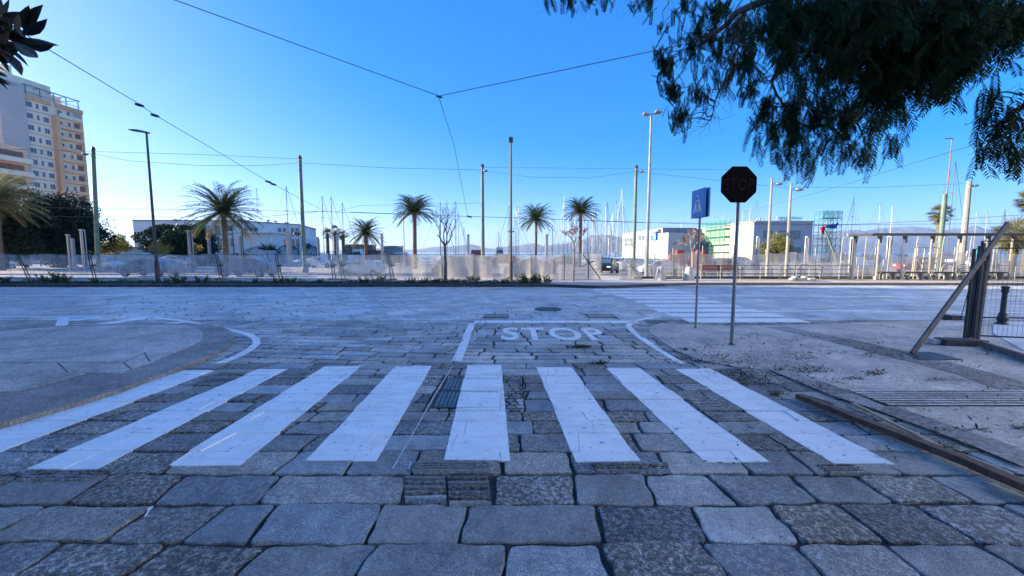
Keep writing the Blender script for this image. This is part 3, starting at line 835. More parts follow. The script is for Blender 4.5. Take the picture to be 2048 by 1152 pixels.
palm('date_palm', 'date palm in front of the thickest cluster of masts', px_base(1158, 0, 52), ztop(425, 52)+.4, 2.6, 56, 5, .24, low=-.3)
palm('date_palm', 'big shaggy date palm at the left edge in front of the tower', px_base(2, 0, 44), ztop(402, 44)+.4, 4.3, 90, 6, .35, low=-.5, mat=leaf_mat('sunlit_palm', (.11,.15,.07), (.26,.27,.15), .4))  # paler leaf copy, sunlight on this crown put into the colour
def fanpalm(label, base, th, r, nf, seed, group, tr=.22):
    rr = random.Random(seed); b = V(base); o = thing('fan_palm', label, 'palm tree', base, group)
    tm = MB(); tm.tube([b + V((0,0,th*i/12)) for i in range(13)], [tr*(1.1 if i%2 else 1) for i in range(13)], 8); tm.build('trunk', m_palmt, o)
    fm = MB(); top = b + V((0,0,th))
    for f in range(nf):
        d = rdir(rr); d.z = d.z*.8+.15; d.normalize(); p = top + d*r*rr.uniform(.35,.6)
        fm.tube([top, p], [.025,.012], 3, cap=False)
        s = d.cross(V((0,0,1))).normalized(); u = s.cross(d)
        for k in range(11):
            a = -1.3 + 2.6*k/10; dd = (d*math.cos(a) + s*math.sin(a) + V((0,0,-.25))+u*rr.uniform(-.1,.1)).normalized()
            leafq(fm, p, dd, u, r*.5*rr.uniform(.8,1.1), .07)
    for f in range(nf//3):
        a = rr.uniform(0, 6.28); d = V((math.cos(a)*.35, math.sin(a)*.35, -1)).normalized(); leafq(fm, top+V((0,0,-.2-rr.random()*.8)), d, V((1,0,0)), r*.6, .2)
    fm.build('crown', m_fan, o); return o
fg = 'fan palms by the marina'
fanpalm('round headed fan palm behind the pergola, beside the thin green pole', px_base(1870,0,52), ztop(428,52)+.4, 1.55, 80, 1, fg, .2)
fanpalm('tall fan palm at the right edge above the leaning board', px_base(2046,0,42), ztop(402,42)+.4, 1.5, 70, 2, fg, .2)
fanpalm('low golden fan palm at the right edge behind the pergola', px_base(2022,0,38), ztop(470,38)+.4, 2.0, 110, 3, fg, .25)
fanpalm('leftmost head of the cluster of fan palms behind the three dark masts', px_base(657,0,66), ztop(468,66)+.4, 1.2, 40, 4, fg, .25)
fanpalm('middle head of the cluster of fan palms behind the three dark masts', px_base(672,0,67), ztop(463,67)+.4, 1.2, 40, 5, fg, .25)
fanpalm('rightmost head of the cluster of fan palms behind the three dark masts', px_base(688,0,66), ztop(470,66)+.4, 1.2, 40, 6, fg, .25)
# bare trees
def bare(name, label, base, th, spread, seed, bark, tr, depth=5, bud=None, top=None, lenk=1.0):
    rr = random.Random(seed); o = thing(name, label, 'tree', base, 'bare young street trees'); b = V(base)
    tm = MB(); bm_ = MB(); f = b + V((0,0,th))
    tm.tube([b-V((0,0,.1)), b+V((.03,0,th*.5)), f], [tr*1.25, tr, tr*.9], 8)
    def grow(p, d, L, r, dep):
        pts = [p]; k = 4; dd = d.copy()
        for i in range(k):
            dd = (dd + V((rr.uniform(-.2,.2), rr.uniform(-.2,.2), rr.uniform(-.08,.2)))).normalized(); pts.append(pts[-1]+dd*L/k)
        tm.tube(pts, [r*(1-.45*i/k) for i in range(k+1)], 5 if r > .02 else 3, cap=False)
        if bud is not None and dep <= 1:
            for _ in range(5): leafq(bm_, pts[-1-rr.randint(0,2)], rdir(rr), rdir(rr), .12, .07)
        if dep > 0:
            for _ in range(2 if rr.random() < .55 else 3):
                e = (dd + rdir(rr)*.75 + V((0,0,.12))).normalized(); grow(pts[-1-rr.randint(0,1)], e, L*rr.uniform(.62,.9), r*.58, dep-1)
    nb = 4
    for i in range(nb):
        a = 2*math.pi*i/nb + .5; grow(f, V((math.cos(a)*spread, math.sin(a)*spread*.7, .8)).normalized(), lenk, tr*.6, depth)
    tm.build('trunk', bark, o)
    if bud is not None: bm_.build('buds', bud, o)
    return o
bare('bare_tree', 'bare dark tree with upswept twigs growing from the planting bed', px_base(891,0,24.6,GZ), 2.2, .75, 5, m_bark, .085, 4, lenk=.85)
bare('bare_tree', 'small bare tree with a pale trunk on the sunlit promenade left of the fence gap', px_base(1147,0,25.6,GZ), 2.4, .6, 8, m_barkl, .06, 3, m_bud, lenk=.45)
bare('bare_tree', 'bare tree with pinkish buds behind the pedestrian sign pole', px_base(1383,0,28.5,GZ), 1.9, .6, 12, m_barkl, .07, 3, m_bud, lenk=.55)
# broadleaf crowns
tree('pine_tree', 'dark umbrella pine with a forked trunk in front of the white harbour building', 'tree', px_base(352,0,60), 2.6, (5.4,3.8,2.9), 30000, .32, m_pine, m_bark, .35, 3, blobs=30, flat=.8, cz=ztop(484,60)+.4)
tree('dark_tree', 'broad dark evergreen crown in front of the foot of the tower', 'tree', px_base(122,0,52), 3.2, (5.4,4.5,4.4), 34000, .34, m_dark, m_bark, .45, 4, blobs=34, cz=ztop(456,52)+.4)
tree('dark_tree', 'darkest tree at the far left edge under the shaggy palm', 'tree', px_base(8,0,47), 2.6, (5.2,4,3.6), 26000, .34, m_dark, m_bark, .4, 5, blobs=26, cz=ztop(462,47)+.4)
tree('thin_tree', 'thin crowned tree leaning out right of the green pole at left', 'tree', px_base(196,0,62), 4.0, (2.3,2,2.4), 900, .22, m_dark, m_bark, .2, 6, blobs=16, cz=ztop(452,62)+.4, limbs=14)
tree('yellowing_tree', 'small yellow green tree right of the green pole at left', 'tree', px_base(232,0,60), 1.6, (2.6,2,1.5), 6000, .2, m_ygreen, m_bark, .12, 7, blobs=16, cz=ztop(490,60)+.4)
tree('yellowing_tree', 'small golden leaved tree before the pine, right of the leaning lamp post', 'tree', px_base(325,0,50), 1.6, (1.5,1.2,1.0), 1400, .13, m_ygreen, m_bark, .08, 8, blobs=10, cz=ztop(494,50)+.4)
tree('yellowing_tree', 'sparse golden tree beside the tall white pillar before the harbour building', 'tree', px_base(392,0,52), 1.6, (1.0,1,.9), 500, .13, m_ygreen, m_bark, .07, 9, blobs=8, cz=ztop(492,52)+.4)
tree('round_shrub', 'round olive green tree in front of the shaded gable of the yellow building', 'shrub', px_base(1548,0,60), 1.2, (2.7,2,2.0), 11000, .2, m_olive, m_bark, .15, 10, blobs=24, cz=ztop(496,60)+.4)
for i, (px, py, Y, w, h, lab) in enumerate([(410,512,72,1.6,.9,'low dark clipped bush just right of the umbrella pine'),(475,517,72,2.2,.9,'flat dark clipped bush at the foot of the white porch'),
        (526,508,70,3.2,1.4,'widest dark clipped dome bush right of the white porch'),(577,506,74,2.0,1.5,'dark clipped bush under the tall mast before the harbour building'),
        (622,506,74,1.4,1.4,'round dark bush just right of the second green pole'),(645,514,80,1.5,.7,'small dark bush below the fan palm cluster'),(536,497,71,1.7,1.6,'spiky dark cycad rising over the dome bush')]):
    o = thing('spiky_bush' if i == 6 else 'clipped_bush', lab, 'bush', tuple(px_base(px,0,Y)), 'dark bushes before the harbour building')
    mb = MB(); rr = random.Random(i+70); c = V((colx(px,Y,0), Y, ztop(py, Y)))
    if i == 6:
        for k in range(60):
            d = rdir(rr); d.z = abs(d.z)*.9+.05; leafq(mb, c+V((0,0,-.3)), d.normalized(), V((0,1,0)), 1.7, .14)
    else:
        for k in range(1600):
            d = rdir(rr); k_ = rr.uniform(.8,1); leafq(mb, c+V((d.x*w*k_, d.y*w*k_*.7, d.z*h*k_)), (d+rdir(rr)).normalized(), rdir(rr), .16, .1)
    mb.build('foliage', m_hedge, o)
    st = MB(); st.tube([(c.x, c.y, -.4), tuple(c)], [.12,.06], 6); st.build('stem', m_bark, o)
# planting bed
rr = random.Random(77); mb = MB(); x0 = kp[4].x-.6
for _ in range(9000):
    x = rr.uniform(-32, x0); y = yb + rr.uniform(.3, 1.5); hh = .10+.08*math.sin(x*1.3)+.05*math.sin(x*3.7)
    d = rdir(rr); d.z = abs(d.z)+.3; leafq(mb, V((x, y, GZ+rr.uniform(0, max(.02,hh)))), d.normalized(), rdir(rr), rr.uniform(.05,.12), .035)
tag(mb.build('ground_cover', m_shrub), 'low green ground cover filling the kerbside planting bed', kind='stuff')
def shrub(kind, h, w, n, mat, seed):
    rr = random.Random(seed); o = thing(kind, 'x', 'plant', (0,0,0)); mb = MB()
    for s in range(9):
        a = rr.uniform(0,6.28); q = V((math.cos(a), math.sin(a)*.7, 0))*w*rr.random()**.5
        tip = q + V((q.x*.3, q.y*.3, h*rr.uniform(.55, 1.1)))
        mb.tube([q*.6, tip], [.012,.005], 3, cap=False)
        for k in range(n):
            t = rr.uniform(.15,1); p = (q*.6).lerp(tip, t); d = (rdir(rr)+V((0,0,.5))).normalized(); leafq(mb, p, d, rdir(rr), rr.uniform(.07,.14), rr.uniform(.025,.05))
    mb.build('foliage', mat, o, local=True); return o
protos = {'g': shrub('leafy_plant', .42, .38, 34, m_shrub, 1), 's': shrub('silver_plant', .16, .35, 40, m_silver, 2), 'r': shrub('reddish_plant', .35, .3, 30, leaf_mat('reddish_leaf', (.07,.03,.04), (.12,.05,.06), .1), 3), 'd': shrub('dry_plant', .3, .35, 26, leaf_mat('dry_leaf', (.16,.13,.08), (.3,.25,.16), .1), 4)}
used = set()
spots = [(10,'r',1,'reddish plant at the left end of the kerbside bed'),(92,'g',1.3,'leafy plant in the bed near the first leaning fence post'),(122,'g',1.4,'pair of taller leafy stems right of the leftmost bed plants'),(195,'g',.7,'low leafy tuft by the second fence post in the bed'),
 (330,'g',.7,'low tuft just right of the leaning lamp post foot'),(360,'g',1.15,'upright dark plant right of the first lamp post'),(400,'g',1.0,'bushy plant two steps right of the first lamp post'),(515,'g',.7,'low plant midway between the first two fence clamps'),
 (560,'g',.8,'plant at the foot of the third fence post'),(585,'g',.8,'low plant just past the third fence post'),(640,'g',.6,'small tuft left of the paired fence posts'),(690,'s',1.1,'silver cushion plant by the paired fence posts'),(730,'g',.9,'leafy plant left of the pale silver patch'),(757,'g',1.1,'taller plant above the silver patch'),(770,'s',1.3,'largest silver cushion at the kerb'),
 (820,'g',.8,'thin leaved tuft between the silver patch and the bare tree'),(845,'g',.8,'green tuft just left of the bare tree'),(870,'g',.8,'green tuft touching the bare tree on its left'),(912,'d',1.0,'dry tuft right of the bare tree'),(935,'s',1.1,'silver cushion right of the bare tree'),(948,'d',1.4,'tall dry plant right of the bare tree against the net'),(985,'s',1.1,'silver cushion left of the central lamp'),
 (1010,'g',.8,'green tuft left of the central lamp foot'),(1045,'g',1.1,'dense plant right of the central lamp foot'),(1062,'g',1.3,'tallest plant of the dense clump right of the central lamp'),(1080,'g',1.2,'last but one plant at the right end of the bed'),(1095,'g',.9,'last green plant where the bed ends')]
for px, k, s, lab in spots:
    loc = (colx(px, yb+.9, GZ), yb+.9, GZ); src = protos[k]
    if k not in used: o = src; o.location = loc; used.add(k)
    else: o = copy_tree(src, loc)
    o.scale = (s,)*3; o.rotation_euler.z = px; o['label'] = lab; o['group'] = 'plants in the kerbside bed'

# ---- the feathery tree overhanging from the right, and the broad leaved branch at the left
class Feather:
    def __init__(s): s.lm = MB(); s.bm = MB()
def frond(mb, p, d, L, rr, n=9):
    n = int(n*1.45)
    P = [p]; dd = d.copy()
    for i in range(6):
        dd = (dd + V((0,0,-.16))).normalized(); P.append(P[-1]+dd*L/6)
    s = dd.cross(V((0,0,1)));  s = s.normalized() if s.length > .05 else V((1,0,0))
    s = (s + rdir(rr)*.3).normalized()
    # rachis as a thin strip
    w = V((0,0,.0022)) if abs(dd.z) < .7 else V((.0022,0,0))
    for a, b in zip(P[:-1], P[1:]): mb.add([a-w, b-w, b+w, a+w], [(0,1,2,3)])
    for i in range(n):
        t = (i+1.2)/(n+1)*6; k = min(5, int(t)); q = P[k].lerp(P[k+1], t-k); e = (P[k+1]-P[k]).normalized()
        l = L*.23*math.sin(math.pi*(.15+.75*i/n))**.7
        for sg in (-1, 1):
            d2 = (s*sg*.85 + e*.5 + V((0,0,-.28)) + rdir(rr)*.12).normalized(); nn = d2.cross(e).normalized()
            r_ = d2.cross(nn).normalized()*(.0052+.002*rr.random())
            m1 = q + d2*l*.45 + V((0,0,.004)); m2 = q + d2*l + V((0,0,-.008))
            mb.add([q, m1+r_, m2, m1-r_], [(0,1,2,3)])
jt = thing('feathery_tree', 'dark feathery leaved tree overhanging the upper right corner of the view', 'tree', (7.6, 2.2, 0))
rr = random.Random(99); lm, bm = MB(), MB()
hub = V((7.2, 2.6, 4.6))
bm.tube([(7.6,2.2,-.1), (7.5,2.2,2.0), (7.3,2.4,3.6), tuple(hub)], [.24,.19,.16,.14], 10)
clumps = [ # px, py, radius px, distance, fronds
 (1620,30,110,4.2,210),(1760,20,120,3.8,260),(1900,20,110,3.6,240),(1990,30,80,3.6,130),(1700,100,80,4.1,200),(1820,110,90,3.9,230),(1920,90,80,3.7,180),(1770,165,65,4.0,140),(1880,150,50,3.8,90),
 (1670,45,70,4.4,160),(1560,10,70,4.5,80),(2030,60,50,3.6,60),(1730,60,110,4.6,220),(1850,60,110,4.6,220),
 (1530,215,42,5.2,85),(1580,220,55,5.0,120),(1640,230,60,4.8,130),(1590,275,48,5.0,90),(1540,270,36,5.2,55),(1660,285,45,4.9,70),(1700,235,55,4.6,95),(1750,250,45,4.5,65),(1780,285,40,4.5,40),(1700,300,35,4.7,45),(1560,320,26,5.1,26),(1620,320,30,5.0,34),(1730,315,26,4.7,20),(1510,250,24,5.3,20),
 (1985,205,42,4.0,50),(2030,240,50,3.9,75),(2000,270,38,4.0,55),(1965,250,28,4.1,28),(1960,305,20,4.1,14),(2035,310,36,3.9,50),(2000,320,22,4.0,18),
 (1330,135,30,6.2,44),(1345,185,30,6.1,42),(1320,110,18,6.2,16),(1360,240,26,6.0,40),(1395,60,40,5.8,36),(1430,30,45,5.6,52),(1385,100,30,5.9,30),(1440,110,34,5.7,30),(1480,60,45,5.4,60),(1500,120,34,5.3,46),(1370,15,30,6.0,26),(1300,8,26,6.3,22),(1140,2,26,6.8,30),(1180,0,20,6.7,22),(1100,2,14,6.9,10),(1210,2,12,6.6,8),(1430,80,30,5.7,26),(1465,140,24,5.6,18),(1390,190,18,5.9,12),(1325,60,16,6.2,8),(1270,20,12,6.5,8),
 (1500,180,26,5.3,24),(1450,170,20,5.7,12),(1410,150,20,5.9,12),(1610,165,40,4.9,30),(1400,200,22,5.9,12),(1660,190,45,4.7,46),(1550,60,50,5.0,80),(1580,110,45,4.9,60),(1800,215,30,4.3,26)]
C3 = []
for px, py, r, Y, n in clumps:
    C3.append((at(px, py-6, Y), r/F*Y, n))
def dense(py, px): return px > 1480 and py < 330
for (c, r, n), cl in zip(C3, clumps):
    heavy = cl[4] > 40
    for _ in range(int(n*(.6 if cl[0] > 1860 else 1)*(.8 if cl[1] < 190 and heavy and cl[0] > 1520 else ((.27 if 1630 < cl[0] < 1850 else .36) if cl[0] > 1500 else .9)))):
        d = rdir(rr); q = c + d*r*min(1.4, abs(rr.gauss(.45,.42 if cl[0] > 1500 else .6)))
        hd = rdir(rr); hd.z = -abs(hd.z)*.9 - (.15 if cl[1] < 190 else .55)
        frond(lm, q - hd.normalized()*.12, hd.normalized(), rr.uniform(.22,.42)*(1 if cl[0] > 1500 else .72), rr, 9 if heavy else 8)
# more crown above and behind the view, so the tree is whole
for _ in range(900):
    q = V((rr.uniform(2.5,10), rr.uniform(.5,5.5), 0)); q.z = 5.6+rr.uniform(0,2.2)-.06*(q.x-6.5)**2
    hd = rdir(rr); hd.z = -abs(hd.z)*.8-.1; frond(lm, q, hd.normalized(), .4, rr, 7)
def limb(pts, r0, r1, n=6, parent_pts=None):
    P = []; 
    for i in range(len(pts)-1):
        for t in (0, .33, .66): 
            p = pts[i].lerp(pts[i+1], t); P.append(p + (rdir(rr)*.03 if i+t > 0 else V((0,0,0))))
    P.append(pts[-1]); k = len(P)-1
    bm.tube(P, [r0+(r1-r0)*(i/k)**.7 for i in range(k+1)], n, cap=False); return P
L1 = limb([hub, at(1900,-60,3.5), at(1650,-40,4.4), at(1480,20,5.2), at(1400,90,5.8)], .11, .022)
L2 = limb([at(1490,20,5.2), at(1478,60,5.2), at(1470,110,5.4), at(1450,160,5.6), at(1432,200,5.8), at(1420,240,5.9)], .024, .006)
L3 = limb([at(1600,-30,4.6), at(1590,60,4.8), at(1560,110,5.0), at(1540,170,5.1), at(1590,230,5.0), at(1580,300,5.0)], .035, .008)
L4 = limb([hub, at(1950,60,3.6), at(1860,110,3.9), at(1740,190,4.4), at(1650,250,4.8), at(1560,250,5.1)], .07, .010)
L5 = limb([hub, at(2100,120,3.6), at(2040,215,3.9), at(1990,250,4.0)], .05, .008)
L6 = limb([at(1650,-40,4.4), at(1400,-30,5.9), at(1250,-20,6.5), at(1140,-8,6.8)], .03, .006)
L7 = limb([at(1560,110,5.0), at(1600,150,4.9), at(1590,180,4.9)], .016, .005)
L8 = limb([hub, at(1900,0,3.6), at(1760,60,3.9)], .09, .02)
ends = [p for L in (L1,L2,L3,L4,L5,L6,L7,L8) for p in L[3:]]
for (c, r, n), cl in zip(C3, clumps):
    near_ = sorted(ends, key=lambda p: (p-c).length)[:3]
    for p in near_[:2]: limb([p, p.lerp(c, .5)+rdir(rr)*.06+V((0,0,.04)), c], .010, .004, 4)
    for _ in range(4 + n//16):
        e = c + rdir(rr)*r*.9; limb([c, c.lerp(e, .5)+rdir(rr)*.05, e], .005, .0018, 3)
# airy bare twigs on the left side
for _ in range(130):
    a = rr.choice(L1[8:] + L2 + L6[4:]); e = a + V((rr.uniform(-.55,.3), rr.uniform(-.2,.2), rr.uniform(-.45,.15)))
    limb([a, a.lerp(e, .5)+rdir(rr)*.07, e], .004, .0014, 3)
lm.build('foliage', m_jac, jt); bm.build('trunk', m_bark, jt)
# broad leaves at the upper left
bl = thing('broad_leaved_tree', 'broad leaved branch poking in at the upper left corner', 'tree', (-6.6, 1.6, 0))
lm, bm = MB(), MB(); rr = random.Random(5)
bm.tube([(-6.6,1.6,-.1), (-6.5,1.7,2.2), (-6.1,2.2,3.6), tuple(at(-160,60,3.0))], [.2,.16,.12,.06], 8)
br = [[at(-160,60,3.0), at(-60,70,3.1), at(10,75,3.2), at(60,78,3.25)], [at(-100,65,3.05), at(-30,95,3.1), at(20,108,3.15)], [at(-160,60,3), at(-80,130,3.0), at(-12,148,3.05)], [at(-90,66,3.1), at(-30,40,3.1), at(8,32,3.15)]]
for P in br: bm.tube(P, [.03,.02,.012,.008][:len(P)], 5)
def broad(p, d, L, w, nrm):
    s = d.cross(nrm).normalized(); u = s.cross(d).normalized(); vs = []
    prof = [(0,.08),(.2,.7),(.45,1),(.7,.75),(.88,.35),(1,.02)]
    for t, k in prof:
        c = p + d*L*t - u*L*.12*t*t
        vs += [c - s*w/2*k + u*w*.10*k, c, c + s*w/2*k + u*w*.10*k]
    fs = []
    for i in range(5): fs += [(3*i,3*i+1,3*i+4,3*i+3),(3*i+1,3*i+2,3*i+5,3*i+4)]
    lm.add(vs, fs)
tips = [((70,78),(30,20)),((62,60),(0,-60)),((66,60),(20,-50)),((60,70),(45,-22)),((55,85),(55,12)),((40,84),(60,40)),((22,90),(50,36)),((12,95),(50,45)),((10,105),(40,30)),((48,64),(2,-35)),((36,66),(-2,-30)),((10,40),(8,-45)),((14,40),(18,-40)),((0,35),(0,-45)),((20,60),(14,-25)),((-5,120),(30,25)),((-20,120),(38,38)),((-15,148),(48,22)),((-25,148),(42,-6)),((0,70),(40,5)),((30,74),(40,8)),((10,60),(30,-15)),((40,90),(45,25))]
for (bx, by), (dx, dy) in tips:
    bx -= 14; dx *= .88; dy *= .88
    p = at(bx, by, 3.15+rr.uniform(-.1,.1)); q = at(bx+dx*1.15, by+dy*1.15, 3.15+rr.uniform(-.12,.12)); d = q-p
    broad(p, d.normalized(), d.length, d.length*rr.uniform(.19,.28), rdir(rr))
for P in br:
    for _ in range(26):
        p = P[0].lerp(P[-1], rr.uniform(.3,1.0)); broad(p, (rdir(rr)+V((.3,0,0))).normalized(), rr.uniform(.13,.2), .045, rdir(rr))
for _ in range(260):
    c = V((-6.2, 2.0, 4.3)) + V((rr.gauss(0,.9), rr.gauss(0,.8), rr.gauss(0,.5)))
    if c.x/c.y > -1.42 and c.y > 0: continue
    broad(c, rdir(rr), .2, .055, rdir(rr))
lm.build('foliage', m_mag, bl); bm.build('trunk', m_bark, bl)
# ================================================================ buildings
def win_mesh(w, h, mullion=1, sill=True, dark=True):
    f, gl = MB(), MB(); t = .07
    f.box((0,-.03,h/2),(w,.06,t)); f.box((0,-.03,-h/2),(w,.06,t)); f.box((-w/2,-.03,0),(t,.06,h)); f.box((w/2,-.03,0),(t,.06,h))
    for i in range(mullion): f.box((w*((i+1)/(mullion+1)-.5),-.028,0),(t*.7,.05,h-.02))
    if sill: f.box((0,-.08,-h/2-.06),(w+.2,.18,.06))
    gl.box((0,-.012,0),(w-.04,.02,h-.04)); return f, gl
WCACHE = {}
def window(parent, c, w, h, nrm, mull=1, frame=None, glass=None, name='window'):
    key = (round(w,2), round(h,2), mull, (frame or m_wframe).name, (glass or m_glass).name)
    if key not in WCACHE:
        f, gl = win_mesh(w, h, mull); a = f.build(name, frame or m_wframe); b = gl.build('pane', glass or m_glass)
        WCACHE[key] = (a.data, b.data); bpy.data.objects.remove(a); bpy.data.objects.remove(b)
    o = bpy.data.objects.new(name, WCACHE[key][0]); COL.objects.link(o); o.parent = parent
    p = V(c) - V(parent['_o']); o.location = p; o.rotation_euler.z = math.atan2(nrm[0], -nrm[1])
    q = bpy.data.objects.new('pane', WCACHE[key][1]); COL.objects.link(q); q.parent = o
    return o
# ---- tower at the left
fx, fy = -123.4, 120.0; dv = V((.10, 1, 0)).normalized(); FW = 13.2; fn = V((dv.y, -dv.x, 0))
def TP(u, z, out=0.0):     # u metres back from the far edge, along the face
    p = V((fx, fy, 0)) - dv*u + fn*out; return V((p.x, p.y, z))
TH = 41.6; fl = 2.92
tw = thing('apartment_tower', 'tall cream and tan apartment tower with balconies at the left edge', 'building', (fx, fy, -.4))
mb = MB(); p = [TP(FW,0), TP(0,0), TP(0,0,-20), TP(FW,0,-20)]; mb.prism(ccw([(q.x,q.y) for q in p]), -.4, TH); mb.build('wall', m_cream, tw)
def tbox(mb, u0, u1, z0, z1, o0, o1):
    q = [TP(u0,0,o0), TP(u1,0,o0), TP(u1,0,o1), TP(u0,0,o1)]; mb.prism(ccw([(a.x,a.y) for a in q]), z0, z1)
mb = MB(); tbox(mb, -.02, .8, -.3, TH-.6, .01, .25); tbox(mb, 6.3, 7.3, -.3, TH-3.4, .01, 1.3); tbox(mb, 0, 6.3, TH-.9, TH+.25, .01, .6); tbox(mb, 7.3, 13.2, TH-.9, TH+.25, .01, .35)
mb.build('tan_pier', m_tan, tw)
for k in range(13):
    z = TH-2.0-fl*k
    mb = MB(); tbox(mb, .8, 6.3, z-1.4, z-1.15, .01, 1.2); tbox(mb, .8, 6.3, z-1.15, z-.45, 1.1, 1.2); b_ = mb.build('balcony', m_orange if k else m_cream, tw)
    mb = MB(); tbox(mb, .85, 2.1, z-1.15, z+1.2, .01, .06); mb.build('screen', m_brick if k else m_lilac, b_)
    window(tw, TP(3.3, z-.1, .04), .6, 1.9, fn, 0); window(tw, TP(5.4, z, .04), 1.0, 1.2, fn, 1)
    mb = MB(); tbox(mb, 7.3, 13.2, z-1.5, z-1.38, .01, .06); mb.build('string_course', m_greyroof, tw)
    for u, w in ((8.5,1.1),(10.2,.5),(11.9,1.2)): window(tw, TP(u, z, .04), w, 1.25, fn, 1 if w > 1 else 0)
mb = MB(); tbox(mb, 3.5, FW+5, TH, TH+2.6, -12, -1.5); tbox(mb, 5, 18, TH+2.6, TH+5.0, -13, -2.5); tbox(mb, 12.2, 13.4, TH+5.0, TH+7.4, -5, -3.5); mb.build('penthouse', m_cream, tw)
mb = MB()
for u in (0.3, 3.2, 6, 9, 12): mb.tube([TP(u, TH, -.4), TP(u, TH+2.9, -.4)], .11, 6); mb.bar(TP(u, TH+2.9, -.4), TP(u, TH+2.9, -6), .15)
mb.bar(TP(-.2, TH+2.9, -.4), TP(12.2, TH+2.9, -.4), .22); mb.bar(TP(-.2, TH+1.1, -.4), TP(12.2, TH+1.1, -.4), .12); mb.build('roof_pergola', m_steel, tw)
mb = MB(); q = [TP(FW,0,.9), TP(FW,0,-20), TP(FW+5,0,-20), TP(FW+5,0,.9)]; mb.prism(ccw([(a.x,a.y) for a in q]), -.4, TH+2.2); mb.build('stair_block', M('grey_cream', (.47,.45,.41), .85, .08, .3), tw)
lb = thing('balcony_block', 'lower apartment block with deep dark balconies in front of the tower at the left edge', 'building', tuple(at(30, 504, 88)))
bx1, by1 = colx(58, 96, 20), 96.0
mb = MB(); mb.prism(ccw([(bx1,by1),(bx1-2.0,by1-20),(bx1-22,by1-20),(bx1-22,by1)]), -.4, 25.4); mb.prism(ccw([(bx1-3.5,by1-4),(bx1-5.5,by1-20),(bx1-20,by1-20),(bx1-20,by1-4)]), 25.41, 29); mb.build('wall', m_orange, lb)
for k in range(7):
    z = 23.2-3.0*k
    def BP(u, o): return (bx1-.1*u+o, by1-u)
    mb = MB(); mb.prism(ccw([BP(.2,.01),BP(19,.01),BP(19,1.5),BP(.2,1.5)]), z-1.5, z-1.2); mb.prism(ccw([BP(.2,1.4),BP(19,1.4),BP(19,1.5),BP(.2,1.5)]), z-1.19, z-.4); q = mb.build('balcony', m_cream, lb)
    mb = MB(); mb.prism(ccw([BP(.8,.02),BP(5,.02),BP(5,.08),BP(.8,.08)]), z-1.19, z+1.1); mb.build('brown_panel', m_brick, q)  # flat brown panel standing slightly proud of the wall
    for u in (6.5, 9, 12.5, 16): window(lb, (*BP(u,.05), z-.1), 1.2, 1.9, (1,-.1), 1)
# low villa behind the dark trees
vl = thing('low_building', 'low cream building glimpsed under the dark trees at left', 'building', (colx(90, 75), 75, -.4))
mb = MB(); a, b = colx(14, 75), colx(205, 75); mb.box(((a+b)/2, 79, 1.0), (b-a, 8, 2.8)); mb.build('wall', m_cream, vl)
mb = MB(); mb.box(((a+b)/2, 79, 2.5), (b-a+.8, 8.8, .25)); mb.build('roof', m_tan, vl)
for i in range(9): window(vl, (a+2+(b-a-4)*i/8, 74.98, .9), 1.0, 1.3, (0,-1), 1)
# ---- white harbour building
HB = [(-83.4,90),(-61.6,91.5),(-54.2,104),(-60,125),(-88,125)]
hz = ztop(441, 90)
hb = thing('harbour_building', 'long white two storey harbour building with a flat roof behind the umbrella pine', 'building', (-70, 95, -.4))
mb = MB(); mb.prism(ccw(HB), -.4, hz); mb.build('wall', m_offw, hb)
mb = MB()
for i in range(len(HB)):
    a, b = V((*HB[i], 0)), V((*HB[(i+1)%len(HB)], 0)); mb.bar((a.x,a.y,hz+.06), (b.x,b.y,hz+.06), .5, .2)
mb.build('parapet', m_greyroof, hb)
mb = MB(); rr = random.Random(4)
for _ in range(26):
    x = rr.uniform(-82,-58); y = rr.uniform(94,112); h = rr.uniform(.3,.9); mb.tube([(x,y,hz),(x,y,hz+h*1.6)], .03, 4); mb.box((x,y,hz+h), (.5,.5,.3))
mb.build('roof_equipment', m_steel, hb)
def wall_at(px, A, B):   # where the pixel column meets the wall line A-B
    k = (px-1024)/F
    t = (k*cp*A[1]-A[0])/((B[0]-A[0]) - k*cp*(B[1]-A[1])); return V((A[0]+(B[0]-A[0])*t, A[1]+(B[1]-A[1])*t, 0))
def facade_windows(parent, A, B, pxs, py, w, h, mull=0, frame=None):
    A3, B3 = V((*A,0)), V((*B,0)); d = (B3-A3).normalized(); n = V((d.y, -d.x, 0))
    if n.y > 0: n = -n
    for px in pxs:
        p = wall_at(px, A, B); z = ztop(py, p.y)/1.0
        window(parent, (p.x+n.x*.03, p.y+n.y*.03, z), w, h, (n.x, n.y), mull, frame)
facade_windows(hb, HB[0], HB[1], (394,417,439,462), 461, 1.4, 2.2, 1); facade_windows(hb, HB[0], HB[1], (372,394,417,441,463), 485, 1.3, 1.9, 1)
facade_windows(hb, HB[1], HB[2], (494,504,514,561,571,587,596), 464, .8, 2.0, 0); facade_windows(hb, HB[1], HB[2], (522,561,571,587,596), 486, .8, 2.0, 0)
mb = MB(); a, b = colx(487, 84), colx(544, 84); mb.box(((a+b)/2, 86, (ztop(466,84)-.4)/2), (b-a, 5, ztop(466,84)+.4)); mb.box(((a+b)/2-.8, 85.5, ztop(465,84)), (b-a+3, 6.5, .3)); mb.build('porch', m_offw, hb)
an = thing('annex', 'small white annex between the harbour building and the fan palm cluster', 'building', (colx(616,96),96,-.4))
mb = MB(); a, b = colx(602,96), colx(625,96); mb.box(((a+b)/2, 98, (ztop(477,96)-.4)/2), (b-a, 4, ztop(477,96)+.4)); mb.build('wall', m_offw, an)
for px in (608, 613, 619): window(an, (colx(px,95.9), 95.98, ztop(492,96)), .7, 1.3, (0,-1), 0)
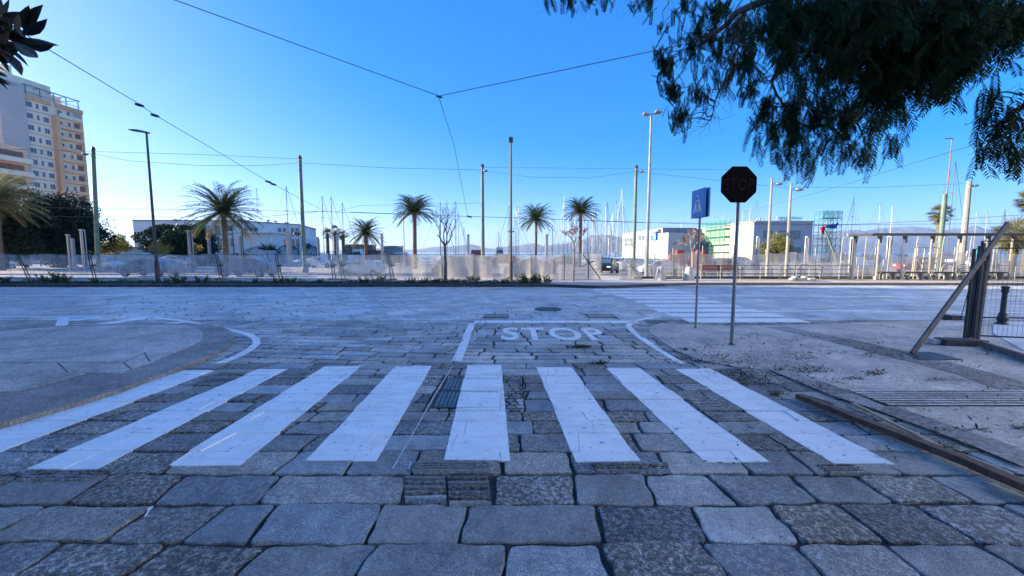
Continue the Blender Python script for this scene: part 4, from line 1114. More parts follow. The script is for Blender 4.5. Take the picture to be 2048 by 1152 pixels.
def shed(label, px0, px1, pyt, Y, mat, rmat, dep=8, nw=3, name='low_building'):
    a, b = colx(px0,Y), colx(px1,Y); z = ztop(pyt, Y); o = thing(name, label, 'building', ((a+b)/2, Y, -.4))
    mb = MB(); mb.box(((a+b)/2, Y+dep/2, (z-.4)/2-.05), (b-a, dep, z+.3)); mb.build('wall', mat, o)
    mb = MB(); mb.box(((a+b)/2, Y+dep/2, z+.06), (b-a+.5, dep+.5, .2)); mb.build('roof', rmat, o)
    for i in range(nw): window(o, (a+(b-a)*(i+.5)/nw, Y-.02, z-1.3), min(1.4,(b-a)/nw*.5), 1.0, (0,-1), 1)
shed('low brown quayside building behind the low bushy palm, left half', 688, 730, 490, 95, m_brick, m_greyroof)
shed('low brown quayside building between two palms, right half', 738, 768, 501, 97, m_brick, m_greyroof, nw=2)
shed('grey cabin roofed kiosk left of the dark crowned palm', 768, 788, 493, 94, m_greyroof, m_greyroof, nw=2)
shed('far left wing of cream warehouses right of the green pole at left', 236, 268, 497, 110, m_cream, m_tan, nw=2)
# ---- right hand buildings
A0, A1, A2 = (colx(1244,150), 150), (colx(1335,112), 112), (colx(1398,116), 116)
za = 8.2
rb = thing('marina_building', 'white two storey marina building with ribbon windows left of the bare budding tree', 'building', (A1[0], A1[1], -.4))
mb = MB(); mb.prism(ccw([A0, A1, A2, (A2[0]+3, 150), (A0[0]+6, 158)]), -.4, za-1.3); mb.build('wall', m_lilac, rb)  # body coloured with the lilac shade tone
mb = MB(); k_ = lambda t: (A0[0]+(A1[0]-A0[0])*t, A0[1]+(A1[1]-A0[1])*t)
q = k_(.82); mb.prism(ccw([(A0[0]-.05,A0[1]), (q[0]-.05,q[1]), (q[0]+9,q[1]+3), (A0[0]+8,A0[1]+4)]), -.38, za); mb.build('front_wall', m_yel, rb)
mb = MB(); mb.prism(ccw([(A1[0]+.3,A1[1]+5), (A2[0],A2[1]+2), (A2[0]+2,148), (A0[0]+4,150)]), za-1.3, za+.35); mb.build('roof', m_greyroof, rb)
facade_windows(rb, (A0[0]-.1,A0[1]), (A1[0]-.1,A1[1]), (1251,1256,1261,1266), 481, 1.9, 1.7, 1); facade_windows(rb, (A0[0]-.1,A0[1]), (A1[0]-.1,A1[1]), (1251,1256,1261,1266), 488, 1.9, 1.4, 1)
facade_windows(rb, (A0[0]-.1,A0[1]), (A1[0]-.1,A1[1]), (1279,1286,1293,1303), 476, 2.2, 1.8, 1); facade_windows(rb, A1, A2, (1349,1368), 487, 1.5, .6, 1)
mb = MB(); p = wall_at(1260, A0, A1); mb.box((p.x-.1, p.y, 1.2), (.3, 3, 3.2)); mb.build('door', m_tan, rb)
B0, B1, B2 = (colx(1388,122), 122), (colx(1504,92), 92), (colx(1621,92), 92)
zb_ = ztop(444, 92)
yb_ = thing('yellow_building', 'pale yellow building with a lilac shaded gable, partly wrapped in green scaffolding', 'building', (B1[0], B1[1], -.4))
mb = MB(); mb.prism(ccw([B0, B1, B2, (B2[0]+2,125), (B0[0]+10,130)]), -.4, zb_); mb.build('wall', m_yel, yb_)
mb = MB(); mb.slab([(B1[0]+.1,B1[1]-.04,-.3),(B2[0],B2[1]-.04,-.3),(B2[0],B2[1]-.04,zb_-.02),(B1[0]+.1,B1[1]-.04,zb_-.02)], (0,.03,0)); mb.build('gable_shade', m_lilac, yb_)  # thin lilac skin draws the shaded side over the yellow wall
mb = MB(); 
for a, b in ((B0,B1),(B1,B2)): mb.bar((a[0],a[1]-.1,zb_+.1),(b[0],b[1]-.1,zb_+.1),.7,.25)
mb.bar((B1[0],B1[1]-.12,zb_-1.0),(B2[0],B2[1]-.12,zb_-1.0),.14,.16); mb.build('cornice', m_lilac, yb_)
facade_windows(yb_, B1, B2, (1530,1537,1556,1565,1583,1592), 469, 1.5, 1.9, 1); facade_windows(yb_, B0, B1, (1464,1476,1492), 470, 1.6, 1.8, 1); facade_windows(yb_, B0, B1, (1395,1402), 475, 1.4, 1.6, 0)
facade_windows(yb_, B1, B2, (1592,), 500, 2.2, 1.3, 1)
mb = MB(); rr = random.Random(8)
for i in range(15):
    x = B1[0]+1+(B2[0]-B1[0]-5)*i/14; mb.bar((x, 94, zb_), (x+rr.uniform(-.8,.8), 94+rr.uniform(0,1), zb_+rr.uniform(.8,1.7)), .09); mb.bar((x-.5, 94, zb_+.2), (x+.6, 95, zb_+.9), .07)
for i in range(7):
    p = V((*B0,0)).lerp(V((*B1,0)), .35+.6*i/6); mb.tube([(p.x+.5,p.y+1,zb_),(p.x+.5,p.y+1,zb_+rr.uniform(1.5,3.4))], .09, 5)
mb.build('roof_framework', m_pylon, yb_)
def scaffold(name, label, A, B, z0, z1, cols, rows, dep, mat, net, n=(0,-1), deck=True):
    A3, B3 = V((*A,0)), V((*B,0)); nn = V((n[0], n[1], 0)).normalized(); o = thing(name, label, 'scaffold', (A[0], A[1], -.4), 'green scaffolds on the marina buildings'); mb = MB(); dk = MB()
    for i in range(cols+1):
        for dd in (0, dep):
            p = A3.lerp(B3, i/cols)+nn*dd; mb.tube([(p.x,p.y,-.4),(p.x,p.y,z1)], .06, 5)
    for j in range(rows+1):
        z = z0+(z1-z0)*j/rows
        for dd in (0, dep):
            a, b = A3+nn*dd, B3+nn*dd; mb.bar((a.x,a.y,z),(b.x,b.y,z),.07)
            if j < rows: mb.bar((a.x,a.y,z+1),(b.x,b.y,z+1),.05)
        if deck and j < rows: a, b = A3+nn*dep/2, B3+nn*dep/2; dk.bar((a.x,a.y,z),(b.x,b.y,z), dep*.9, .1)
    for i in range(cols):
        a, b = A3.lerp(B3, i/cols)+nn*dep, A3.lerp(B3, (i+1)/cols)+nn*dep
        for j in range(rows): mb.tube([(a.x,a.y,z0+(z1-z0)*j/rows),(b.x,b.y,z0+(z1-z0)*(j+1)/rows)], .035, 4)
    mb.build('frame', mat, o); 
    if dk.v: dk.build('deck', m_scaf2, o)
    if net:
        a, b = A3+nn*(dep+.08), B3+nn*(dep+.08); mb = MB(); k = 12
        for i in range(k):
            p, q = a.lerp(b, i/k), a.lerp(b, (i+1)/k); w0, w1 = (.1*(i%2)), (.1*((i+1)%2))
            mb.poly([(p.x+nn.x*w0,p.y+nn.y*w0,net[0]),(q.x+nn.x*w1,q.y+nn.y*w1,net[0]),(q.x+nn.x*w1,q.y+nn.y*w1,net[1]),(p.x+nn.x*w0,p.y+nn.y*w0,net[1])])
        mb.build('net', m_gnet, o)
    return o
m_scaf = M('green_scaffold', (.05,.25,.19), .6, .2, 2); m_scaf2 = M('green_deck', (.05,.30,.22), .7, .3, 2)
w = lambda px: tuple(wall_at(px, B0, B1)[:2])
nB = V((B1[1]-B0[1], -(B1[0]-B0[0]), 0)).normalized(); nB = nB if nB.x < 0 else -nB
scaffold('scaffold', 'green netted scaffold on the sunlit side of the yellow building', w(1411), w(1458), 1.6, zb_+1.2, 5, 4, 1.2, m_scaf, (4.4, zb_+1.6), (nB.x, nB.y))
scaffold('scaffold', 'taller green stair scaffold on the right end of the yellow building', (B2[0]+.3, 92), (B2[0]+4.6, 92), 0, ztop(424,92), 4, 7, 2.4, m_scaf, (ztop(440,92), ztop(424,92)))
scaffold('scaffold', 'low green roof railing scaffold along the top of the shaded gable', (colx(1565,93,9), 95), (colx(1612,93,9), 95), zb_, zb_+1.3, 6, 1, .6, m_scaf, None, deck=False)
# the street block that shades the junction (stands left of and behind the viewer), arcaded
def block(name, label, x0, x1, y0, y1, h, faces, mat):
    o = thing(name, label, 'building', ((x0+x1)/2, (y0+y1)/2, 0)); mb = MB(); mb.prism([(x0,y0),(x1,y0),(x1,y1),(x0,y1)], -.5, h); mb.build('wall', mat, o)
    mb = MB(); mb.prism([(x0-.6,y0-.6),(x1+.6,y0-.6),(x1+.6,y1+.6),(x0-.6,y1+.6)], h+.002, h+.6); mb.build('cornice', m_cream, o)
    for (ax, ay, bx, by, nx, ny) in faces:
        L = math.hypot(bx-ax, by-ay); n = int(L/4.5)
        for i in range(n):
            for k in range(5):
                t = (i+.5)/n; window(o, (ax+(bx-ax)*t+nx*.03, ay+(by-ay)*t+ny*.03, 3+k*4.6), 1.4, 2.4, (nx, ny), 1)
    return o
block('street_building', 'tall arcaded street building left of the junction, outside the view', -62, -44, -30, 33.2, 23.6, [(-44,32,-44,-30,1,0)], m_cream)
block('street_building', 'added pale building right of the junction, outside the view, bouncing sunlight', 31, 50, -40, 21, 22, [(31,-40,31,20,-1,0)], m_reflw)  # unseen building added to bounce sunlight onto the shaded paving

# ================================================================ poles, lamps, wires
def pole_thing(name, label, cat, px, Y, pytop, r0, r1, mat, z0=-.4, group=None, foot=None, lean_top=0.0):
    x = colx(px, Y, z0); zt = ztop(pytop, Y); o = thing(name, label, cat, (x, Y, z0), group)
    mb = MB(); mb.tube([(x,Y,z0),(x+lean_top*.5,Y,(z0+zt)/2),(x+lean_top,Y,zt)], [r0,(r0+r1)/2,r1], 10); mb.build('pole', mat, o)
    if foot: f = MB(); f.lathe([(foot,0),(foot,.25),(r0+.02,.45),(r0+.01,.5)], (x,Y,z0), 10); f.build('foot', m_conc if mat is not m_brown else mat, o)
    return o, V((x+lean_top,Y,zt))
cg = 'catenary poles along the tram line'
def armlamp(o, top, dx, mat=m_steel):
    mb = MB(); mb.tube([top+V((0,0,-.55)), top+V((dx*.5,-.1,-.4)), top+V((dx,-.15,-.45))], .03, 5); 
    mb.build('bracket', mat, o)
    mb = MB(); c = top+V((dx*1.3,-.15,-.45)); mb.lathe([(.05,.1),(.24,.04),(.26,-.03),(.18,-.10),(.03,-.13)], tuple(c), 12); mb.build('lamp_head', m_steel, o)
for px, Y, pt, lab, dx, fm in ((197,40,299,'green and brown catenary pole beside the tower',-.5,.3),(610,39.6,316,'green catenary pole left of centre with a white concrete foot',0,.3),(966,42,333,'green catenary pole just left of the central brown lamp',.25,0),(1267,43,335,'green catenary pole left of the tallest floodlight mast',.4,0)):
    o, top = pole_thing('catenary_pole', lab, 'pole', px, Y, pt, .20, .15, m_green, group=cg, foot=.34 if fm else None, lean_top=.55 if px < 200 else 0)
    mb = MB()
    for dz in (.05,-.35,-.7): m3 = MB(); m3.tube([top+V((-.2,0,dz)), top+V((.2,0,dz))], .05, 6); m3.build('insulator', m_brown, o)
    mb.lathe([(.18,-.05),(.2,.0),(.12,.22),(.02,.3)], tuple(top), 8); mb.build('insulator_cap', m_brown, o)
    if dx: armlamp(o, top, dx)
pale = 'pale lamp posts on the right'
for px, Y, pt, lab in ((1533,31,356,'pale straight lamp post in front of the olive green tree'),(1571,28.2,366,'thicker pale lamp post with a small side arm, second right of the stop sign'),(1921,40,362,'thick pale concrete pole behind the right half of the pergola')):
    o, top = pole_thing('lamp_post', lab, 'lamp post', px, Y, pt, .11 if Y < 39 else .27, .07 if Y < 39 else .20, m_conc, group=pale); armlamp(o, top, .35)
    if Y < 29: mb = MB(); z = ztop(466,Y); mb.bar((top.x-.05,Y,z),(top.x-.8,Y,z-.02),.09); mb.build('side_arm', m_conc, o)
o, top = pole_thing('catenary_pole', 'pale green patched pole beside the round fan palm', 'pole', 1875, 36, 388, .19, .16, m_green, group=cg)
o, top = pole_thing('antenna_mast', 'thin red brown mast rising from behind the pale green pole', 'mast', 1880, 47, 276, .09, .05, m_brick); mb = MB(); mb.bar(top+V((-.9,0,-.05)), top+V((0,0,-.05)), .08); mb.build('cross_arm', m_brick, o)
# central brown lamps
def brownlamp(px, py, ytop, lab, head):
    b = gp(px, py, 0); b.y = max(b.y, 24.2); Y = b.y; x = colx(px, Y, GZ); zt = ztop(ytop, Y); o = thing('street_lamp', lab, 'street lamp', (x, Y, GZ), 'brown street lamps at the kerb')
    mb = MB(); mb.tube([(x,Y,GZ),(x,Y,GZ+1.2),(x,Y,GZ+1.25),(x,Y,zt)], [.115,.115,.085,.055], 10); mb.build('pole', m_brown, o)
    mb = MB(); z = ztop(463, Y)
    if head: mb.lathe([(.09,-.06),(.12,-.04),(.12,.04),(.09,.06)], (x,Y,z), 10); mb.tube([(x-.25,Y,z),(x+.25,Y,z)], .02, 5); mb.build('collar', m_brown, o)
    mb = MB()
    if head: mb.box((x, Y-.35, zt+.02), (.26, .8, .10)); mb.box((x, Y-.42, zt+.10), (.18, .5, .06))
    else:
        mb.slab([(x+.10,Y-.14,zt-.02),(x-.95,Y-.14,zt+.14),(x-1.0,Y-.14,zt+.20),(x-.5,Y-.14,zt+.19),(x+.12,Y-.14,zt+.06)], (0,.28,0))
    mb.build('lamp_head', m_brown, o)
brownlamp(316, 567, 266, 'brown street lamp at the left with its arm pointing left', 0)
brownlamp(1022, 566, 284, 'brown street lamp in the centre, its small head seen end on', 1)
o, top = pole_thing('floodlight_mast', 'tallest grey mast with twin floodlights right of centre', 'light mast', 1293, 29.2, 228, .13, .07, m_steel, z0=GZ)
mb = MB(); mb.tube([top+V((-.35,0,0)), top+V((.45,0,0))], .035, 6); mb.build('cross_arm', m_steel, o)
for dx, dz in ((-.42,-.04),(.42,.12)): mb = MB(); mb.box(top+V((dx,-.2,dz-.05)), (.4,.4,.10), M=Matrix.Rotation(.25, 3, 'Y')); mb.build('floodlight', m_conc, o)
o, top = pole_thing('lamp_post', 'thin tall pole between the low bushy palm and the dark crowned palm', 'lamp post', 809, 50, 434, .07, .06, m_steel)
for px, py, Y, lab, hx in ((367,452,62,'old style lantern post in front of the umbrella pine',-.5),(469,458,66,'tall thin lantern post right of the nearest palm trunk',-.3),(488,440,66,'curved neck lamp post at the corner of the harbour building',0),(599,467,64,'three light lantern post left of the green pole',0)):
    o, top = pole_thing('lantern_post', lab, 'lantern post', px, Y, py, .09, .05, m_dsteel, group='dark lantern posts before the harbour building')
    if px == 488:
        mb = MB(); mb.tube([top, top+V((-.2,0,1.2)), top+V((-1.0,0,2.3)), top+V((-2.2,0,2.9))], .06, 5); mb.build('curved_neck', m_dsteel, o)
    mb = MB()
    for k in ((0,) if px != 599 else (-.5,0,.5)): mb.lathe([(.30,-.2),(.28,-.05),(.10,.25),(.03,.4)], (top.x+hx+k, top.y, top.z), 8)
    mb.tube([(top.x, top.y, top.z+.1),(top.x+hx, top.y, top.z+.1)], .03, 5); mb.build('lantern', m_dsteel, o)
def wire(name, label, pts, r=.012, ins=(), sag=.0, parent=None):
    P = []
    for (a, b) in zip(pts[:-1], pts[1:]):
        k = 10
        for i in range(k): t = i/k; P.append(a.lerp(b, t) - V((0,0,sag*4*t*(1-t))))
    P.append(pts[-1]); mb = MB(); mb.tube(P, r, 5); o = tag(mb.build(name, m_wire), label, 'wire', 'overhead tram wires')
    for p, s in ins:
        m2 = MB(); m2.tube([p-V((.10*s,0,0)), p+V((.02,0,-.03))*s, p+V((.12*s,0,-.06*s))], [.03*s,.045*s,.03*s], 7); m2.build('insulator', m_wire, o)
    return o
J = at(878, 192, 20)
wire('span_wire', 'overhead wire running from the middle junction up to the top edge left of centre', [J, at(350, 0, 15), at(90,-95,13)], .016, sag=-.0, ins=((J, 1.3),))
wire('span_wire', 'overhead wire from the middle junction rising right into the tree', [J, at(1360, 91, 16), at(2200,-75,11)], .016)
wire('span_wire', 'steep overhead wire dropping from the middle junction to the tram line', [J+V((.01,0,-.1)), at(908,290,27), at(935,430,42)], .016, ins=((at(938,432,42),2.2),))
Q = at(92, 96, 14)
wire('span_wire', 'long overhead wire with knotted insulators falling from the upper left to the tram line', [at(-160,-72,11.5), Q, at(275,206,19.5), at(310,230,21), at(537,363,32), at(640,418,42)], .016, ins=((at(278,208,19.6),1.7),(at(309,229,20.8),1.7),(at(536,362,32),2.0),(at(546,367,32.6),2.0)))
wire('span_wire', 'short thick overhead wire showing right of the tree mass', [at(1880,140,12), at(1985,123,12), at(2160,96,12)], .018)
for i, (pts, lab, r) in enumerate([
  ([at(-60,412,42), at(188,417,42), at(640,423,43), at(1040,436,44), at(1272,445,45), at(1700,449,44), at(1880,441,42), at(2110,425,40)], 'upper contact wire of the tram line crossing the whole view', .02),
  ([at(-60,432,43), at(250,434,43), at(520,434,43), at(650,422,43)], 'lower contact wire at the left ending by the three dark masts', .02),
  ([at(700,424,44), at(940,433,44), at(1180,441,45), at(1420,449,46), at(1650,450,45), at(2100,446,42)], 'lower contact wire of the tram line in the right half', .02),
  ([at(-60,296,39), at(189,303,39.9), at(400,309,40), at(604,318,39.6)], 'upper cable strung between the two left catenary poles', .016),
  ([at(189,308,39.9), at(260,322,40), at(400,331,40), at(520,331,40), at(604,326,39.6)], 'sagging cable strung between the two left catenary poles', .016),
  ([at(606,326,39.6), at(780,336,41), at(965,340,42)], 'cable between the second and third catenary poles', .016),
  ([at(965,335,42), at(1120,336,42.5), at(1272,338,43), at(1500,340,43)], 'upper cable right of the third catenary pole', .014),
  ([at(965,341,42), at(1060,354,42.5), at(1180,356,42.8), at(1272,343,43), at(1400,357,42), at(1560,374,40), at(1750,375,38), at(1935,367,40)], 'sagging cable from the third catenary pole away to the right', .014),
  ([at(1480,426,50), at(1600,395,42), at(1700,366,35), at(1830,325,26), at(1940,292,18), at(2100,240,12)], 'slanting span wire rising to the right out of the stop sign towards the tree', .014),
  ([at(640,418,42), at(668,424,42), at(720,411,42), at(790,410,42), at(960,406,42)], 'thin bridle wire between the dark masts and the third catenary pole', .012),
  ([at(189,388,40), at(150,396,38), at(60,392,36), at(-60,386,34)], 'bundle of thin wires running left from the green and brown pole', .016)]):
    wire('tram_wire', lab, pts, r)

# ================================================================ signs
sb = gp(1463, 690); ssY = sb.y
st = thing('stop_sign', 'octagonal stop sign on a grey pole, its face near black so the word hardly shows', 'road sign', tuple(sb))
c = at(1478, 369, ssY-.05)
mb = MB(); mb.tube([tuple(sb), (sb.x, ssY, c.z+.27)], .03, 12); mb.build('pole', m_steel, st)
mb = MB(); mb.lathe([(.055,0),(.055,.012),(.034,.03)], tuple(sb), 12); mb.build('foot', m_dirt, st)
r8 = .300/math.cos(math.pi/8)
mb = MB(); oc = [V((c.x+r8*math.cos(math.pi/8+i*math.pi/4), c.y, c.z+r8*math.sin(math.pi/8+i*math.pi/4))) for i in range(8)]
mb.slab(oc, (0,.012,0)); 
for i in range(8): mb.bar(oc[i]+V((0,.006,0)), oc[(i+1)%8]+V((0,.006,0)), .014, .02)
pl = mb.build('plate', m_black, st)
sv, sf = text_mb('STOP', .02)
mb = MB(); mb.add([(c.x-.262+.524*u, c.y-.006, c.z-.105+.21*v) for u, v in sv], sf); mb.build('lettering', m_dim, pl)
mb = MB()
for dz in (-.15,.15): mb.box((sb.x, ssY-.02, c.z+dz), (.12,.05,.03))
mb.build('clamp', m_steel, st)
def pedsign(label, px, py, pxt, ptop, pbot, s=1.0, zz=0.0, Y=None):
    b = gp(px, py, zz); 
    if Y: b = V((colx(px, Y, GZ), Y, GZ))
    o = thing('pedestrian_sign', label, 'road sign', tuple(b), 'pedestrian crossing signs')
    zt = ztop(ptop, b.y); zb = ztop(pbot, b.y); h = .6
    zc = (zt+zb)/2
    mb = MB(); mb.tube([tuple(b), (b.x, b.y, zc+h*.45)], .025, 10); mb.build('pole', m_steel, o)
    for sx in (-1, 1):
        x = b.x + sx*.055; mb = MB(); mb.box((x, b.y, zc), (.02, h, h)); 
        for k in (-1,1): mb.box((x-sx*.012, b.y+k*h/2, zc), (.03,.012,h)); mb.box((x-sx*.012, b.y, zc+k*h/2), (.03,h,.012))
        p = mb.build('plate', m_blue, o); X = x + sx*.0135; mb = MB()
        def T(u, v): return V((X, b.y - u*h, zc + v*h))
        mb.poly([T(-.36,-.32), T(.36,-.32), T(0,.38)]); p2 = mb.build('triangle', m_white, p)
        X = x + sx*.0165; mb = MB()
        for a, q in (((0,.12),(0,-.06)),((0,-.04),(.09,-.22)),((0,-.04),(-.10,-.22)),((0,.08),(.09,-.03)),((0,.08),(-.08,-.02))):
            mb.bar(T(*a), T(*q), .028, .003, up=V((1,0,0)))
        mb.lathe([(.001,-.03),(.024,-.015),(.024,.015),(.001,.03)], tuple(T(0,.18)), 8)
        for u in (-.24,-.12,.0,.12,.24): mb.bar(T(u,-.31), T(u,-.25), .03, .003, up=V((1,0,0)))
        mb.build('pictogram', m_blue, p2)
    mb = MB(); mb.box((b.x, b.y, zc+.15), (.10,.05,.03)); mb.box((b.x, b.y, zc-.15), (.10,.05,.03)); mb.build('clamp', m_steel, o)
    return o
pedsign('blue pedestrian crossing sign with two back to back plates left of the stop sign', 1391, 657, 1400, 380, 434)
pedsign('small distant pedestrian crossing sign beside the floodlight mast', 1308, 562, 1312, 462, 482, Y=27.0)

# ================================================================ fences on the far side
def netpanel(a, b, z0, z1, mat, parent, rr, rip=.06, top_sag=.05, name='net'):
    a, b = V(a), V(b); L = (b-a).length; k = max(6, int(L/.22)); d = (b-a).normalized(); n = V((-d.y, d.x, 0)); mb = MB(); rows = 5; vs = []
    ph = rr.uniform(0, 6)
    for j in range(rows+1):
        for i in range(k+1):
            t = i/k; p = a.lerp(b, t); w = rip*(math.sin(i*.9+ph+j*.3)+.6*math.sin(i*2.3+ph*2))*(.3+.7*(1-j/rows)); s = top_sag*math.sin(t*L*2.1+ph)
            vs.append((p.x+n.x*w, p.y+n.y*w, z0+(z1-z0)*j/rows+(s if j == rows else 0)))
    mb.add(vs, [(j*(k+1)+i, j*(k+1)+i+1, (j+1)*(k+1)+i+1, (j+1)*(k+1)+i) for j in range(rows) for i in range(k)]); o = mb.build(name, mat, parent, smooth=True); return o
rr = random.Random(12)
FY = 27.0; fz0, fz1 = GZ, ztop(509, FY)
fposts = [(-60,0),(41,.5),(183,.12),(437,.1),(555,.12),(665,0),(681,.1),(779,.1),(884,0),(949,0),(1062,0)]
fg_ = 'netted site fence panels along the promenade'
flabs = ['netted fence panel at the left edge of the view','netted fence panel before the dark trees','longest netted fence panel, with the leftmost car behind it','netted fence panel with the second car behind it','netted fence panel at the foot of the green pole','narrow netted piece between the paired posts','netted panel with the third car behind it','netted panel left of the bare tree','netted panel right of the bare tree','netted panel left of the central lamp','netted panel right of the central lamp']
for i in range(len(fposts)):
    pa = fposts[i][0]; pb = fposts[i+1][0] if i+1 < len(fposts) else 1106
    a = V((colx(pa, FY, .5), FY, 0)); b = V((colx(pb, FY, .5), FY, 0)); o = thing('site_fence', flabs[i], 'fence', (a.x, a.y, fz0), fg_)
    blue = i < 5  # shaded panels take the greyer net, the others its sunlit copy
    netpanel((a.x,a.y,0), (b.x,b.y,0), fz0+.03, fz1, m_net if blue else m_net2, o, rr, .03 if blue else .07)
    dx = fposts[i][1]; mb = MB()
    if pa < 860: 
        mb.tube([(a.x+dx+.02,FY-.06,fz0-.02),(a.x+.02-.12,FY-.06,fz1+.04)], .028, 6); mb.tube([(a.x+dx+.22,FY-.06,fz0-.02),(a.x+.02,FY-.06,fz1+.04)], .028, 6); mb.tube([(a.x+dx-.1,FY-.06,fz1-.75),(a.x+dx*.5+.3,FY-.06,fz1-.7)], .05, 5)
    else: mb.tube([(a.x,FY-.06,fz0-.02),(a.x,FY-.06,fz1+.02)], .03, 6)
    mb.build('post', m_dsteel if blue else m_green, o)
    mb = MB(); mb.tube([(a.x+.02,FY-.05,fz1),(b.x-.02,FY-.05,fz1-.01)], .014 if pa<860 else .010, 5)
    if blue: mb.tube([(a.x+.02,FY-.05,fz0+.1),(b.x-.02,FY-.05,fz0+.1)], .012, 5)
    mb.build('rail', m_dsteel, o)
    mb = MB(); mb.box((a.x+dx+.1, FY-.1, fz0+.04), (.6,.22,.09)); mb.build('foot_block', m_conc, o)
# braced panels round the gap
for pa, pb, Y, top, lab, mt in ((1106,1150,26.8,508,'netted fence panel right behind the pale bare tree',m_net2),(1150,1203,26.6,506,'denser netted panel with a diagonal brace left of the gap',m_net2),(1238,1285,26.8,519,'low netted panel right of the gap',m_net3)):
    a, b = V((colx(pa,Y), Y, 0)), V((colx(pb,Y), Y, 0)); z1 = ztop(top, Y); o = thing('site_fence', lab, 'fence', (a.x,a.y,fz0), fg_)
    netpanel((a.x,a.y,0), (b.x,b.y,0), fz0+.03, z1, mt, o, rr, .09, .02)
    mb = MB(); m_ = (a+b)/2; mb.tube([(m_.x,Y-.05,fz0),(m_.x,Y-.05,z1)], .03, 6)
    if pb-pa > 46: mb.tube([(a.x+.5,Y-.07,z1-.1),(b.x-.1,Y-.07,fz0+.1)], .03, 6); mb.tube([(a.x+.4,Y-.09,fz0+.9),(b.x-.5,Y-.09,z1-.5)], .025, 6)
    mb.build('brace', m_dsteel if pb < 1230 else m_conc, o)
    mb = MB(); mb.tube([(a.x,Y-.02,z1),(b.x,Y-.02,z1)], .02, 5); mb.tube([(a.x,Y-.02,fz0+.05),(b.x,Y-.02,fz0+.05)], .02, 5); mb.build('rail', m_conc, o)
RY = 33.0
rposts = [1290,1345,1405,1463,1530,1588,1628,1688,1745,1830,1905,1990,2090]
rl = ['right fence panel behind the two conical bollards','right fence panel with red barrier stacks behind it','right fence panel behind the benches','right fence panel left of the olive green tree','right fence panel below the olive green tree','right fence panel below the shaded gable','right fence panel below the green stair scaffold','right fence panel left of the pergola','right fence panel behind the first pergola bay','right fence panel behind the middle pergola bays','right fence panel behind the round fan palm','right fence panel behind the leaning board','last fence panel at the right edge']
for i in range(len(rposts)-1):
    a, b = V((colx(rposts[i],RY), RY, 0)), V((colx(rposts[i+1],RY), RY, 0)); z1 = ztop(507+rr.uniform(-2,3), RY); o = thing('site_fence', rl[i], 'fence', (a.x,a.y,-.4), fg_)
    netpanel((a.x,a.y,0), (b.x,b.y,0), -.38, z1, m_net3, o, rr, .08, .07)
    mb = MB(); mb.tube([(a.x,RY-.05,-.4),(a.x+rr.uniform(-.1,.1),RY-.05,z1+rr.uniform(.1,.8))], .045, 6); mb.tube([(a.x+.3,RY-.7,-.4),(a.x,RY-.05,z1-.3)], .03, 5); mb.build('post', m_post, o)
# railings
YR = 27.6; rz = GZ
def railing(px0, px1, label, ztp=531, mat=m_steel, rails=4, bars=0, Y=YR):
    a, b = colx(px0,Y,0), colx(px1,Y,0); z1 = ztop(ztp,Y); o = thing('railing', label, 'railing', (a,Y,rz), 'low metal railings on the right promenade')
    mb = MB(); n = max(1, round((b-a)/1.3))
    for i in range(n+1): mb.tube([(a+(b-a)*i/n,Y,rz),(a+(b-a)*i/n,Y,z1)], .03, 6)
    mb.build('post', m_post, o); mb = MB()
    for k in range(rails): z = z1-(z1-rz-.12)*k/(rails-1); mb.tube([(a,Y,z),(b,Y,z)], .02, 5)
    for k in range(bars): x = a+(b-a)*(k+.5)/bars; mb.tube([(x,Y,rz+.1),(x,Y,z1-.05)], .010, 4)
    mb.build('rail', mat, o)
railing(1322,1366,'pale gate like railing between the two conical bollards', 531, m_post, 4)
railing(1402,1480,'railing in front of the two red benches', 531, m_dsteel, 4)
railing(1483,1558,'railing between the stop sign pole and the thick lamp post', 531, m_dsteel, 4)
railing(1562,1640,'railing with an arched hoop behind it right of the thick lamp post', 531, m_dsteel, 4)
railing(1643,1700,'railing just left of the pergola', 531, m_post, 4)
for a_, b_, l_ in ((1716,1762,'railing behind the first pergola bay'),(1905,1960,'railing behind the fifth pergola bay'),(1975,2030,'railing behind the last full pergola bay')): railing(a_, b_, l_, 532, m_post, 6)
mb = MB(); mb.box((colx(1700,YR+.5), YR+.55, rz+.08), (30,.3,.16)); struct(mb.build('low_kerb', m_kerb))
for px, lab in ((1606,'steel hoop bicycle stand right of the thick lamp post'),(1895,'first of the paired hoop stands behind the pergola'),(1925,'second of the paired hoop stands behind the pergola'),(1950,'hoop stand hidden partly by the leaning board')):
    x = colx(px, 28.6); o = thing('hoop_stand', lab, 'bicycle stand', (x,28.6,rz), 'hoop stands on the promenade'); mb = MB()
    mb.tube([(x-.45,28.6,rz)]+[(x-.45*math.cos(t*math.pi/8), 28.6, rz+.65+.35*math.sin(t*math.pi/8)) for t in range(9)]+[(x+.45,28.6,rz)], .03, 6); mb.build('hoop', m_post, o)
def bench(px, Y, label):
    x = colx(px, Y); o = thing('bench', label, 'bench', (x,Y,rz), 'benches on the promenade')
    s = MB(); 
    for k in range(4): s.box((x,Y-.18+.11*k,rz+.46),(1.5,.09,.03))
    s.build('seat', m_bench, o); s = MB()
    for k in range(3): s.box((x,Y+.26+.02*k,rz+.58+.12*k),(1.5,.03,.10))
    s.build('backrest', m_bench, o)
    for sx in (-.6,.6):
        s = MB(); s.bar((x+sx,Y-.22,rz),(x+sx,Y-.2,rz+.45),.05); s.bar((x+sx,Y+.22,rz),(x+sx,Y+.32,rz+.9),.05); s.bar((x+sx,Y-.2,rz+.43),(x+sx,Y+.24,rz+.43),.05); s.build('leg', m_post, o)
bench(1423, 28.6, 'left one of the two red slatted benches behind the railing'); bench(1458, 28.6, 'right one of the two red slatted benches, next to the stop sign pole')
